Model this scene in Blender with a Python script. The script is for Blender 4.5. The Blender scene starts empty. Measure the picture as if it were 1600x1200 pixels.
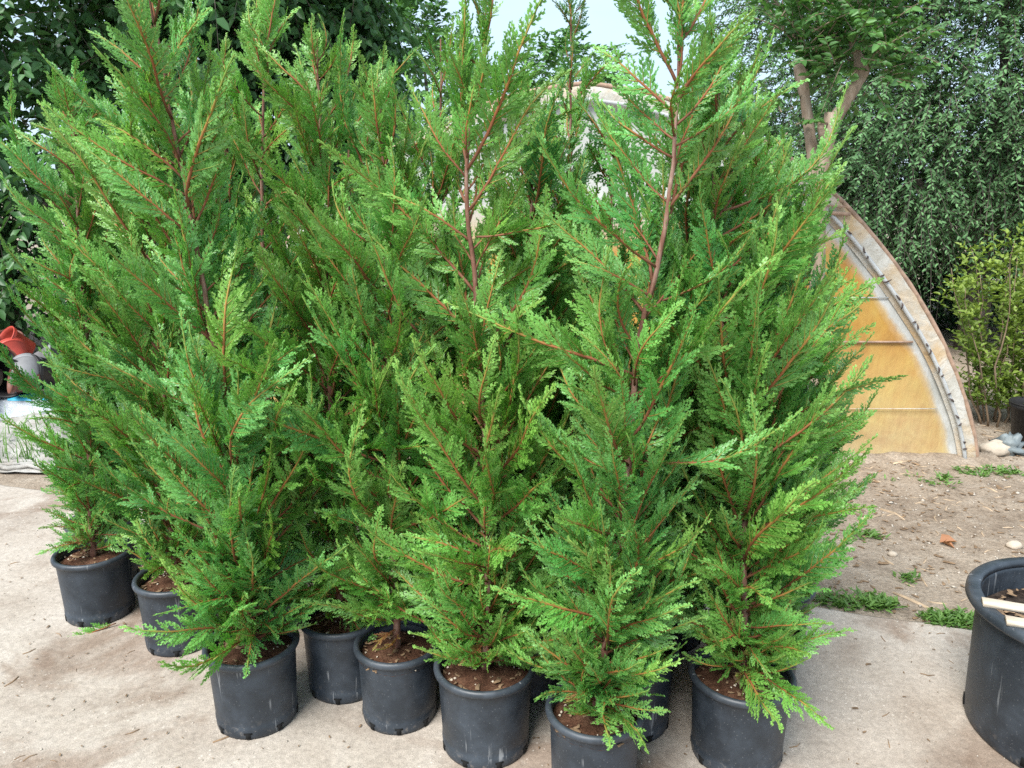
import bpy, math, random
import numpy as np
from mathutils import Vector, Matrix, Euler, noise

R = math.radians
SC = bpy.context.scene
COL = SC.collection
# ------------------------------------------------------------------ camera
PITCH = R(13.74); CAMH = 1.70; FPX = 1200.0
cam_d = bpy.data.cameras.new('camera'); cam = bpy.data.objects.new('camera', cam_d)
COL.objects.link(cam); SC.camera = cam
cam_d.sensor_width = 36.0; cam_d.lens = 36.0 * FPX / 1600.0
cam_d.clip_start = 0.05; cam_d.clip_end = 2000.0
cam.location = (0, 0, CAMH); cam.rotation_euler = (R(90) - PITCH, 0, 0)
# ------------------------------------------------------------------ world + sun
SUN_EL, SUN_AZ = R(52), R(215)          # azimuth clockwise from +Y: behind the camera, to the left
world = bpy.data.worlds.new('World'); SC.world = world; world.use_nodes = True
wn = world.node_tree; wn.nodes.clear()
def W(t, **k):
    n = wn.nodes.new(t)
    for a, b in k.items(): setattr(n, a, b)
    return n
sky = W('ShaderNodeTexSky', sky_type='NISHITA', sun_disc=False, sun_elevation=SUN_EL, sun_rotation=SUN_AZ)
sky.air_density = 1.0; sky.dust_density = 2.0
tc = W('ShaderNodeTexCoord'); mp = W('ShaderNodeMapping'); mp.inputs['Scale'].default_value = (1, 1, 2.6)
nz = W('ShaderNodeTexNoise'); nz.inputs['Scale'].default_value = 2.2; nz.inputs['Detail'].default_value = 7; nz.inputs['Roughness'].default_value = .55
rp = W('ShaderNodeValToRGB'); rp.color_ramp.elements[0].position = .30; rp.color_ramp.elements[1].position = .66
rp.color_ramp.elements[0].color = (.62, .62, .62, 1); rp.color_ramp.elements[1].color = (.97, .97, .97, 1)
cloud = W('ShaderNodeRGB'); cloud.outputs[0].default_value = (4.3, 5.5, 6.7, 1)
mx = W('ShaderNodeMixRGB'); bg = W('ShaderNodeBackground'); bg.inputs['Strength'].default_value = 0.12
wo = W('ShaderNodeOutputWorld')
L = wn.links.new
L(tc.outputs['Generated'], mp.inputs[0]); L(mp.outputs[0], nz.inputs['Vector']); L(nz.outputs['Fac'], rp.inputs[0])
L(rp.outputs[0], mx.inputs[0]); L(sky.outputs[0], mx.inputs[1]); L(cloud.outputs[0], mx.inputs[2])
L(mx.outputs[0], bg.inputs[0]); L(bg.outputs[0], wo.inputs[0])
sd = bpy.data.lights.new('sun', 'SUN'); sd.energy = 4.0; sd.angle = R(32); sd.color = (1.0, .975, .93)
sun = bpy.data.objects.new('sun', sd); COL.objects.link(sun)
dirv = Vector((math.sin(SUN_AZ) * math.cos(SUN_EL), math.cos(SUN_AZ) * math.cos(SUN_EL), math.sin(SUN_EL)))
sun.rotation_euler = dirv.to_track_quat('Z', 'Y').to_euler(); sun.location = dirv * 20
vs = SC.view_settings; vs.view_transform = 'Standard'; vs.look = 'None'; vs.exposure = 0.76; vs.gamma = 1.0; vs.use_curve_mapping = False
SC.render.engine = 'CYCLES'
SC.cycles.max_bounces = 4; SC.cycles.diffuse_bounces = 2; SC.cycles.glossy_bounces = 2; SC.cycles.transmission_bounces = 2; SC.cycles.transparent_max_bounces = 4
SC.cycles.debug_use_spatial_splits = True
SC.cycles.use_denoising = False

# ------------------------------------------------------------------ helpers
def ray(px, py):
    u = (px - 800) / FPX; v = (py - 600) / FPX
    return Vector((u, math.cos(PITCH) - v * math.sin(PITCH), -math.sin(PITCH) - v * math.cos(PITCH)))
def on_ground(px, py, z=0.0):
    d = ray(px, py); t = (z - CAMH) / d.z
    return Vector((d.x * t, d.y * t, z))
def on_plane(px, py, Y):
    d = ray(px, py); t = Y / d.y
    return Vector((d.x * t, Y, CAMH + d.z * t))

def link(name, me, mat=None, parent=None, loc=None, rot=None, scale=None):
    o = bpy.data.objects.new(name, me); COL.objects.link(o)
    if mat is not None and me is not None and len(me.materials) == 0: me.materials.append(mat)
    if parent is not None: o.parent = parent
    if loc is not None: o.location = loc
    if rot is not None: o.rotation_euler = rot
    if scale is not None: o.scale = (scale,) * 3 if isinstance(scale, (int, float)) else scale
    return o
def tag(o, label=None, cat=None, group=None, kind=None):
    if label: o['label'] = label
    if cat: o['category'] = cat
    if group: o['group'] = group
    if kind: o['kind'] = kind
    return o
def empty(name, loc=(0, 0, 0), rz=0):
    o = bpy.data.objects.new(name, None); COL.objects.link(o); o.location = loc; o.rotation_euler = (0, 0, rz)
    o.empty_display_size = .1
    return o
def mesh_np(name, V, F, smooth=False, attr=None):
    """V (n,3); F (m,k) int array of equal-size polygons, or a list of such arrays"""
    if not isinstance(F, list): F = [F]
    F = [np.asarray(f, dtype=np.int32) for f in F if len(f)]
    me = bpy.data.meshes.new(name)
    V = np.asarray(V, dtype=np.float32)
    me.vertices.add(len(V)); me.vertices.foreach_set('co', V.ravel())
    nl = sum(f.size for f in F); npoly = sum(len(f) for f in F)
    me.loops.add(nl); me.loops.foreach_set('vertex_index', np.concatenate([f.ravel() for f in F]))
    tot = np.concatenate([np.full(len(f), f.shape[1], dtype=np.int32) for f in F])
    st = np.concatenate([[0], np.cumsum(tot)[:-1]]).astype(np.int32)
    me.polygons.add(npoly); me.polygons.foreach_set('loop_start', st); me.polygons.foreach_set('loop_total', tot)
    if smooth: me.polygons.foreach_set('use_smooth', np.ones(npoly, dtype=bool))
    if attr is not None:
        a = me.attributes.new('tone', 'FLOAT', 'POINT'); a.data.foreach_set('value', np.asarray(attr, dtype=np.float32))
    me.update(calc_edges=True); me.validate()
    return me
class MB:
    def __init__(s): s.V = []; s.F = {}; s.n = 0; s.T = []
    def add(s, V, F, tone=0.0):
        V = np.asarray(V, dtype=float)
        for f in F: s.F.setdefault(len(f), []).append([i + s.n for i in f])
        s.V.append(V); s.n += len(V)
        s.T.append(np.full(len(V), tone) if np.isscalar(tone) else np.asarray(tone))
    def tube(s, P, rad, k=6, cap=True, tone=0.0):
        P = np.asarray(P, float); n = len(P); rad = np.broadcast_to(np.asarray(rad, float), (n,))
        Tn = np.gradient(P, axis=0); Tn /= np.linalg.norm(Tn, axis=1)[:, None] + 1e-12
        ref = np.array([0, 0, 1.]) if abs(Tn[0, 2]) < .9 else np.array([1., 0, 0])
        V = []; prev = np.cross(Tn[0], ref)
        for i in range(n):
            a = prev - Tn[i] * np.dot(prev, Tn[i]); a /= np.linalg.norm(a) + 1e-12; prev = a; b = np.cross(Tn[i], a)
            for j in range(k):
                t = 2 * math.pi * j / k; V.append(P[i] + rad[i] * (math.cos(t) * a + math.sin(t) * b))
        F = []
        for i in range(n - 1):
            for j in range(k):
                F.append((i * k + j, i * k + (j + 1) % k, (i + 1) * k + (j + 1) % k, (i + 1) * k + j))
        if cap:
            F.append(tuple(reversed(range(k)))); F.append(tuple((n - 1) * k + j for j in range(k)))
        tt = tone if np.isscalar(tone) else np.repeat(np.asarray(tone), k)
        s.add(V, F, tt)
    def lathe(s, prof, k=40, c=(0, 0, 0), closed=False):
        n = len(prof); V = []; F = []
        for r, z in prof:
            for j in range(k):
                t = 2 * math.pi * j / k; V.append((c[0] + r * math.cos(t), c[1] + r * math.sin(t), c[2] + z))
        for i in range(n - 1 if not closed else n):
            a = i; b = (i + 1) % n
            for j in range(k): F.append((a * k + j, a * k + (j + 1) % k, b * k + (j + 1) % k, b * k + j))
        if not closed:
            F.append(tuple(reversed(range(k))))
        s.add(V, F)
    def box(s, c, d, rot=None):
        V = np.array([(x, y, z) for x in (-.5, .5) for y in (-.5, .5) for z in (-.5, .5)]) * np.array(d)
        if rot is not None: V = V @ np.array(Euler(rot).to_matrix()).T
        s.add(V + np.array(c), [(0, 1, 3, 2), (4, 6, 7, 5), (0, 4, 5, 1), (2, 3, 7, 6), (0, 2, 6, 4), (1, 5, 7, 3)])
    def mesh(s, name, smooth=True, tone=False):
        return mesh_np(name, np.concatenate(s.V), [np.array(f) for f in s.F.values()], smooth, np.concatenate(s.T) if tone else None)

# ------------------------------------------------------------------ materials
class Mat:
    def __init__(s, name):
        s.m = bpy.data.materials.new(name); s.m.use_nodes = True; s.t = s.m.node_tree
        s.b = s.t.nodes['Principled BSDF']; s.o = s.t.nodes['Material Output']
    def n(s, t, **k):
        x = s.t.nodes.new(t)
        for a, b in k.items(): setattr(x, a, b)
        return x
    def l(s, a, b): s.t.links.new(a, b)
    def coord(s, kind='Object'): return s.n('ShaderNodeTexCoord').outputs[kind]
    def noise(s, scale, detail=5, rough=.55, vec=None, dist=0):
        x = s.n('ShaderNodeTexNoise'); x.inputs['Scale'].default_value = scale; x.inputs['Detail'].default_value = detail
        x.inputs['Roughness'].default_value = rough; x.inputs['Distortion'].default_value = dist
        if vec is not None: s.l(vec, x.inputs['Vector'])
        return x.outputs['Fac']
    def ramp(s, fac, stops):
        x = s.n('ShaderNodeValToRGB'); e = x.color_ramp.elements
        while len(e) < len(stops): e.new(.5)
        for i, (p, c) in enumerate(stops):
            e[i].position = p; e[i].color = (c, c, c, 1) if np.isscalar(c) else (*c, 1)
        s.l(fac, x.inputs[0]); return x.outputs[0]
    def mix(s, fac, a, b, mode='MIX'):
        x = s.n('ShaderNodeMixRGB', blend_type=mode)
        for i, v in enumerate((fac, a, b)):
            if hasattr(v, 'links'): s.l(v, x.inputs[i])
            elif np.isscalar(v): x.inputs[i].default_value = v if i == 0 else (v, v, v, 1)
            else: x.inputs[i].default_value = (*v, 1)
        return x.outputs[0]
    def bump(s, h, strength=.3, dist=.01):
        x = s.n('ShaderNodeBump'); x.inputs['Strength'].default_value = strength; x.inputs['Distance'].default_value = dist
        s.l(h, x.inputs['Height']); s.l(x.outputs[0], s.b.inputs['Normal'])
    def col(s, c):
        if hasattr(c, 'links'): s.l(c, s.b.inputs['Base Color'])
        else: s.b.inputs['Base Color'].default_value = (*c, 1)
    def set(s, rough=.6, spec=.5, metal=0):
        s.b.inputs['Roughness'].default_value = rough; s.b.inputs['Specular IOR Level'].default_value = spec; s.b.inputs['Metallic'].default_value = metal
    def translucent(s, c, fac):
        t = s.n('ShaderNodeBsdfTranslucent'); m = s.n('ShaderNodeMixShader'); m.inputs[0].default_value = fac
        if hasattr(c, 'links'): s.l(c, t.inputs[0])
        else: t.inputs[0].default_value = (*c, 1)
        s.l(s.b.outputs[0], m.inputs[1]); s.l(t.outputs[0], m.inputs[2]); s.l(m.outputs[0], s.o.inputs[0])
    def attr(s, name='tone'):
        a = s.n('ShaderNodeAttribute'); a.attribute_name = name; return a.outputs['Fac']
    def rand(s): return s.n('ShaderNodeObjectInfo').outputs['Random']

def m_plain(name, c, rough=.6, var=.12, scale=6, spec=.4, bump=0):
    m = Mat(name); v = m.noise(scale, 6, .6, m.coord())
    c2 = tuple(min(1, x * (1 + var)) for x in c); c1 = tuple(x * (1 - var) for x in c)
    m.col(m.ramp(v, [(.3, c1), (.7, c2)])); m.set(rough, spec)
    if bump: m.bump(m.noise(scale * 8, 4, .6, m.coord()), bump, .004)
    return m.m

def m_cypress(name, mature, young, tipc):
    m = Mat(name); t = m.attr(); r = m.rand()
    c = m.ramp(t, [(0.0, mature), (.45, young), (1.0, tipc)])
    hue = m.n('ShaderNodeHueSaturation'); m.l(c, hue.inputs['Color'])
    mr = m.n('ShaderNodeMapRange'); m.l(r, mr.inputs[0]); mr.inputs[3].default_value = .490; mr.inputs[4].default_value = .514
    m.l(mr.outputs[0], hue.inputs['Hue'])
    wn_ = m.n('ShaderNodeTexWhiteNoise', noise_dimensions='1D'); m.l(r, wn_.inputs['W'])
    mv = m.n('ShaderNodeMapRange'); m.l(wn_.outputs['Value'], mv.inputs[0]); mv.inputs[3].default_value = .90; mv.inputs[4].default_value = 1.30
    m.l(mv.outputs[0], hue.inputs['Value'])
    m.col(hue.outputs[0]); m.set(.36, .6)
    tr = m.mix(1.0, hue.outputs[0], (1.15, 1.2, .55), 'MULTIPLY')
    m.translucent(tr, .34)
    return m.m
M = {}
M['cyp_a'] = m_cypress('cypress_green', (.074, .218, .030), (.142, .355, .060), (.320, .600, .155))
M['cyp_b'] = m_cypress('cypress_blue_green', (.068, .214, .040), (.124, .350, .080), (.285, .590, .180))
M['cyp_c'] = m_cypress('cypress_yellow_green', (.085, .235, .028), (.155, .365, .054), (.320, .580, .130))
M['cyp_dry'] = m_cypress('cypress_dry', (.20, .085, .035), (.30, .14, .06), (.42, .24, .12))
M['cyp_d'] = m_cypress('cypress_deep_green', (.045, .160, .034), (.078, .240, .058), (.160, .400, .120))  # darker copy for trees standing behind: their shade is put into the colour
def m_twig():
    m = Mat('cypress_twig'); t = m.attr()
    n = m.noise(90, 4, .6, m.coord())
    c = m.ramp(t, [(0, (.17, .075, .045)), (.30, (.30, .105, .040)), (.52, (.36, .21, .05)), (.72, (.20, .32, .06))])
    m.col(m.mix(.5, c, m.ramp(n, [(.3, .55), (.7, 1.0)]), 'MULTIPLY')); m.set(.65, .3); return m.m
M['twig'] = m_twig()
def m_bark(name, a, b, c, sc=30):
    m = Mat(name); co = m.coord(); mpn = m.n('ShaderNodeMapping'); mpn.inputs['Scale'].default_value = (1, 1, .25); m.l(co, mpn.inputs[0])
    n = m.noise(sc, 7, .65, mpn.outputs[0], .3)
    m.col(m.ramp(n, [(.28, a), (.5, b), (.72, c)])); m.set(.85, .2); m.bump(n, .7, .006); return m.m
M['cyp_bark'] = m_bark('cypress_bark', (.085, .040, .030), (.20, .095, .065), (.36, .25, .20), 42)
M['grey_bark'] = m_bark('grey_bark', (.05, .042, .035), (.12, .10, .085), (.22, .19, .16), 14)
M['myrtle_bark'] = m_bark('myrtle_bark', (.15, .105, .075), (.28, .21, .155), (.42, .34, .27), 22)
def m_pot(name, base):
    m = Mat(name); co = m.coord()
    d = m.noise(9, 7, .65, co); fine = m.noise(150, 3, .6, co)
    c = m.mix(m.ramp(d, [(.42, 0.0), (.68, .75)]), base, tuple(x * 2.1 + .012 for x in base))
    spk = m.n('ShaderNodeTexVoronoi'); spk.inputs['Scale'].default_value = 70; m.l(co, spk.inputs['Vector'])
    c = m.mix(m.ramp(spk.outputs['Distance'], [(.10, .55), (.15, 0.0)]), c, (.12, .125, .13))
    # long pale scuffs
    mpn = m.n('ShaderNodeMapping'); mpn.inputs['Scale'].default_value = (60, 60, 3.0); mpn.inputs['Rotation'].default_value = (.35, .2, 0); m.l(co, mpn.inputs[0])
    sc = m.noise(1.0, 2, .5, mpn.outputs[0]); msk = m.noise(7, 2, .5, co)
    sm = m.mix(1.0, m.ramp(sc, [(.64, 0.0), (.69, 1.0)]), m.ramp(msk, [(.50, 0.0), (.58, .7)]), 'MULTIPLY')
    c = m.mix(sm, c, (.26, .27, .28))
    # dried mud near the foot
    sep = m.n('ShaderNodeSeparateXYZ'); m.l(co, sep.inputs[0])
    low = m.ramp(sep.outputs['Z'], [(.0, 1.0), (.075, 0.0)])
    mud = m.mix(1.0, low, m.ramp(m.noise(38, 5, .7, co), [(.55, 0.0), (.70, .6)]), 'MULTIPLY')
    c = m.mix(mud, c, (.30, .255, .21))
    m.col(c); m.l(m.ramp(d, [(.3, .40), (.7, .58)]), m.b.inputs['Roughness']); m.b.inputs['Specular IOR Level'].default_value = .55
    m.bump(fine, .06, .002); return m.m
M['pot'] = m_pot('black_pot_plastic', (.018, .0245, .033))
M['pot_rim'] = m_pot('pot_rim_plastic', (.026, .033, .042))
M['drain'] = m_plain('drain_dark', (.004, .004, .004), .9)
def m_soil(name, a, b, c, sc):
    m = Mat(name); co = m.coord(); n = m.noise(sc, 8, .7, co); n2 = m.noise(sc * 5, 5, .7, co)
    m.col(m.mix(.45, m.ramp(n, [(.3, a), (.5, b), (.72, c)]), m.ramp(n2, [(.3, .1), (.7, .9)]), 'OVERLAY')); m.set(.95, .15)
    m.bump(n2, .9, .012); return m.m
M['peat'] = m_soil('peat_soil', (.045, .022, .013), (.105, .050, .030), (.19, .105, .065), 26)
M['dark_soil'] = m_soil('dark_soil', (.012, .008, .006), (.040, .028, .022), (.10, .075, .06), 30)
M['chip'] = m_plain('pale_chips', (.55, .47, .37), .9, .4, 40)
M['litter'] = m_plain('plant_litter', (.20, .13, .075), .9, .5, 25)
M['straw'] = m_plain('dry_straw', (.40, .30, .20), .8, .35, 25)
M['pebble'] = m_plain('pebble', (.42, .37, .31), .9, .35, 30)

# ------------------------------------------------------------------ ground
def m_concrete():
    m = Mat('sandy_concrete'); co = m.coord('Object')
    big = m.noise(.75, 6, .6, co, .4); mid = m.noise(3.2, 7, .62, co, .3); fine = m.noise(48, 6, .7, co); grit = m.noise(240, 3, .6, co)
    c = m.ramp(big, [(.34, (.32, .26, .21)), (.50, (.425, .37, .315)), (.66, (.495, .445, .385))])
    c = m.mix(.55, c, m.ramp(mid, [(.30, (.24, .19, .15)), (.48, (.42, .37, .315)), (.72, (.54, .495, .44))]))
    c = m.mix(.35, c, m.ramp(fine, [(.3, .18), (.7, .85)]), 'OVERLAY')
    c = m.mix(.35, c, m.ramp(grit, [(.35, .25), (.65, .8)]), 'OVERLAY')
    # damp / tread stains with their own outline
    st = m.noise(1.15, 5, .6, m_map(m, co, (1, 1, 1), (3.1, 7.7, 0)), .9)
    c = m.mix(m.ramp(st, [(.50, 0.0), (.60, .75)]), c, m.mix(1.0, c, (.56, .46, .40), 'MULTIPLY'))
    v = m.n('ShaderNodeTexVoronoi'); v.inputs['Scale'].default_value = 46; m.l(co, v.inputs['Vector'])
    vm = m.mix(1.0, m.ramp(v.outputs['Distance'], [(.12, 1.0), (.19, 0.0)]), m.ramp(m.noise(2.3, 3, .5, m_map(m, co, (1, 1, 1), (9, 2, 0))), [(.45, 0.0), (.62, .8)]), 'MULTIPLY')
    c = m.mix(vm, c, (.66, .60, .53))
    # a few faint hairlines
    vc = m.n('ShaderNodeTexVoronoi', feature='DISTANCE_TO_EDGE'); vc.inputs['Scale'].default_value = .55
    m.l(m_warp(m, co, .35, 3.0), vc.inputs['Vector'])
    c = m.mix(m.ramp(vc.outputs['Distance'], [(.0, .16), (.004, 0.0)]), c, (.16, .125, .10))
    m.col(c); m.set(.92, .2)
    h = m.mix(.5, fine, grit); m.bump(m.mix(.5, h, mid), .55, .010)
    return m.m
def m_map(m, co, s, l):
    x = m.n('ShaderNodeMapping'); x.inputs['Scale'].default_value = s; x.inputs['Location'].default_value = l; m.l(co, x.inputs[0]); return x.outputs[0]
def m_warp(m, co, amt, sc):
    x = m.n('ShaderNodeTexNoise'); x.inputs['Scale'].default_value = sc; m.l(co, x.inputs['Vector'])
    return m.mix(amt, co, x.outputs['Color'], 'ADD')
def m_dirt():
    m = Mat('dry_dirt'); co = m.coord('Object')
    big = m.noise(.9, 7, .65, co, .5); mid = m.noise(7, 8, .7, co, .3); fine = m.noise(60, 6, .72, co)
    c = m.ramp(big, [(.33, (.20, .15, .11)), (.50, (.34, .27, .205)), (.66, (.43, .36, .285))])
    c = m.mix(.55, c, m.ramp(mid, [(.32, (.15, .11, .08)), (.5, (.34, .275, .21)), (.7, (.47, .405, .33))]))
    c = m.mix(.5, c, m.ramp(fine, [(.3, .12), (.7, .88)]), 'OVERLAY')
    m.col(c); m.set(.95, .15); m.bump(m.mix(.5, mid, fine), 1.0, .03); return m.m
M['concrete'] = m_concrete(); M['dirt'] = m_dirt()
EDGE_A = Vector((1.234, 2.985, 0)); EDGE_S = -0.325            # slab edge: y = 2.985 + s (x - 1.234)
def edge_y(x): return EDGE_A.y + EDGE_S * (x - EDGE_A.x)
def build_ground():
    rng = np.random.default_rng(5)
    # concrete slab, ragged back edge
    n = 180; xs = np.linspace(-7.5, 6.0, n)
    ye = np.array([edge_y(x) + .020 * noise.noise(Vector((x * 3.1, 0, 0))) + .014 * noise.noise(Vector((x * 11, 4, 0))) for x in xs])
    V = []; F = []
    for x, y in zip(xs, ye): V += [(x, -3.0, 0), (x, y - .02, 0), (x, y, -.006), (x, y + .004, -.09)]
    for i in range(n - 1):
        a = 4 * i; b = a + 4
        F += [(a, b, b + 1, a + 1), (a + 1, b + 1, b + 2, a + 2), (a + 2, b + 2, b + 3, a + 3)]
    tag(link('concrete_slab', mesh_np('concrete_slab', V, np.array(F), False), M['concrete']), kind='structure')
    # dirt sheet, finer near the slab
    gx = np.concatenate([np.linspace(-400, -12, 14), np.linspace(-11, 9, 160), np.linspace(10, 400, 14)])
    gy = np.concatenate([np.linspace(-60, 0, 4), np.linspace(1.0, 12, 110), np.linspace(13, 600, 18)])
    X, Y = np.meshgrid(gx, gy); Z = np.zeros_like(X)
    for i in range(X.shape[0]):
        for j in range(X.shape[1]):
            x, y = X[i, j], Y[i, j]; d = y - edge_y(x)
            if -8 < x < 8 and d > -.3 and y < 12:
                k = min(1, max(0, d / .6))
                Z[i, j] = k * (.035 * noise.noise(Vector((x * .9, y * .9, 0))) + .012 * noise.noise(Vector((x * 4, y * 4, 3)))) - .012
            else: Z[i, j] = -.012
            if d < -.15: Z[i, j] = -.06
    nx = len(gx); ny = len(gy)
    idx = np.arange(nx * ny).reshape(ny, nx)
    F = np.stack([idx[:-1, :-1], idx[:-1, 1:], idx[1:, 1:], idx[1:, :-1]], -1).reshape(-1, 4)
    tag(link('ground', mesh_np('ground', np.stack([X, Y, Z], -1).reshape(-1, 3), F, True), M['dirt']), kind='structure')
def ground_z(x, y):
    d = y - edge_y(x)
    if d < 0: return 0.0
    k = min(1, d / .6)
    return k * (.035 * noise.noise(Vector((x * .9, y * .9, 0))) + .012 * noise.noise(Vector((x * 4, y * 4, 3)))) - .012
build_ground()

def scatter_bits(name, mat, n, region, smin, smax, seed, kind='pebble', parent=None, zf=ground_z):
    """small real stones / flakes / twigs joined into one stuff mesh"""
    rng = np.random.default_rng(seed); V = []; Fq = []; k = 0
    for i in range(n):
        x, y = region(rng); z = zf(x, y); s = rng.uniform(smin, smax) * (1 if rng.random() < .9 else 1.8); a = rng.uniform(0, 6.28)
        ca, sa = math.cos(a), math.sin(a)
        if kind == 'pebble':
            d = np.array([s, s * rng.uniform(.6, 1), s * rng.uniform(.35, .7)])
            P = np.array([(1, 0, 0), (.1, 1, 0), (-1, .15, 0), (0, -1, 0), (0, 0, 1), (0, 0, -.6)]) * d * rng.uniform(.8, 1.2, (6, 1)) * .5
            tris = [(0, 1, 4), (1, 2, 4), (2, 3, 4), (3, 0, 4), (1, 0, 5), (2, 1, 5), (3, 2, 5), (0, 3, 5)]
        else:
            w = s * (.035 if kind == 'twig' else .22); hz = 1.0 if kind == 'twig' else .18; b = rng.uniform(-.2, .2) * s
            P = np.array([(-.5 * s, -w, .0), (-.5 * s, w, 0), (0, b + w, .0), (0, b - w, .0), (.5 * s, w * .5, 0), (.5 * s, -w * .5, 0),
                          (-.5 * s, 0, w * 1.6 * hz), (0, b, w * 2.0 * hz), (.5 * s, 0, w * 1.2 * hz)])
            if kind == 'flake': P[:, 2] += np.repeat(rng.uniform(0, .12), 9) * s * P[:, 0] / s + .004
            tris = [(0, 3, 6), (3, 7, 6), (3, 5, 7), (5, 8, 7), (1, 6, 2), (2, 6, 7), (2, 7, 4), (4, 7, 8), (0, 6, 1), (4, 8, 5)]
        P = np.c_[P[:, 0] * ca - P[:, 1] * sa + x, P[:, 0] * sa + P[:, 1] * ca + y, P[:, 2] + z + (.1 * s if kind == 'pebble' else .001)]
        V.append(P); Fq += [(t[0] + k, t[1] + k, t[2] + k) for t in tris]; k += len(P)
    return link(name, mesh_np(name, np.concatenate(V), np.array(Fq)), mat, parent)
def reg_slab(rng):
    while True:
        x = rng.uniform(-2.6, 2.6); y = rng.uniform(1.3, 4.2)
        if y < edge_y(x) - .03: return x, y
def reg_dirt(rng):
    while True:
        x = rng.uniform(.8, 4.2); y = rng.uniform(2.5, 6.2)
        if y > edge_y(x) + .02: return x, y
tag(scatter_bits('slab_grit', M['pebble'], 1500, reg_slab, .003, .009, 1), 'tiny pale stones strewn over the concrete slab', 'gravel', kind='stuff')
tag(scatter_bits('slab_twigs', M['litter'], 150, reg_slab, .012, .05, 2, 'twig'), 'small brown twigs strewn over the concrete slab', 'twigs', kind='stuff')
tag(scatter_bits('slab_debris', M['litter'], 900, reg_slab, .004, .013, 9, 'flake'), 'tiny brown plant debris strewn over the concrete slab', 'debris', kind='stuff')
tag(scatter_bits('dirt_grit', M['pebble'], 1600, reg_dirt, .006, .022, 3), 'small stones strewn over the bare dirt', 'gravel', kind='stuff')
tag(scatter_bits('dirt_litter', M['litter'], 1900, reg_dirt, .012, .034, 4, 'flake'), 'brown leaf litter strewn over the bare dirt', 'litter', kind='stuff')
tag(scatter_bits('dirt_twigs', M['straw'], 500, reg_dirt, .03, .10, 6, 'twig'), 'dry straw strewn over the bare dirt', 'straw', kind='stuff')

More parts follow.
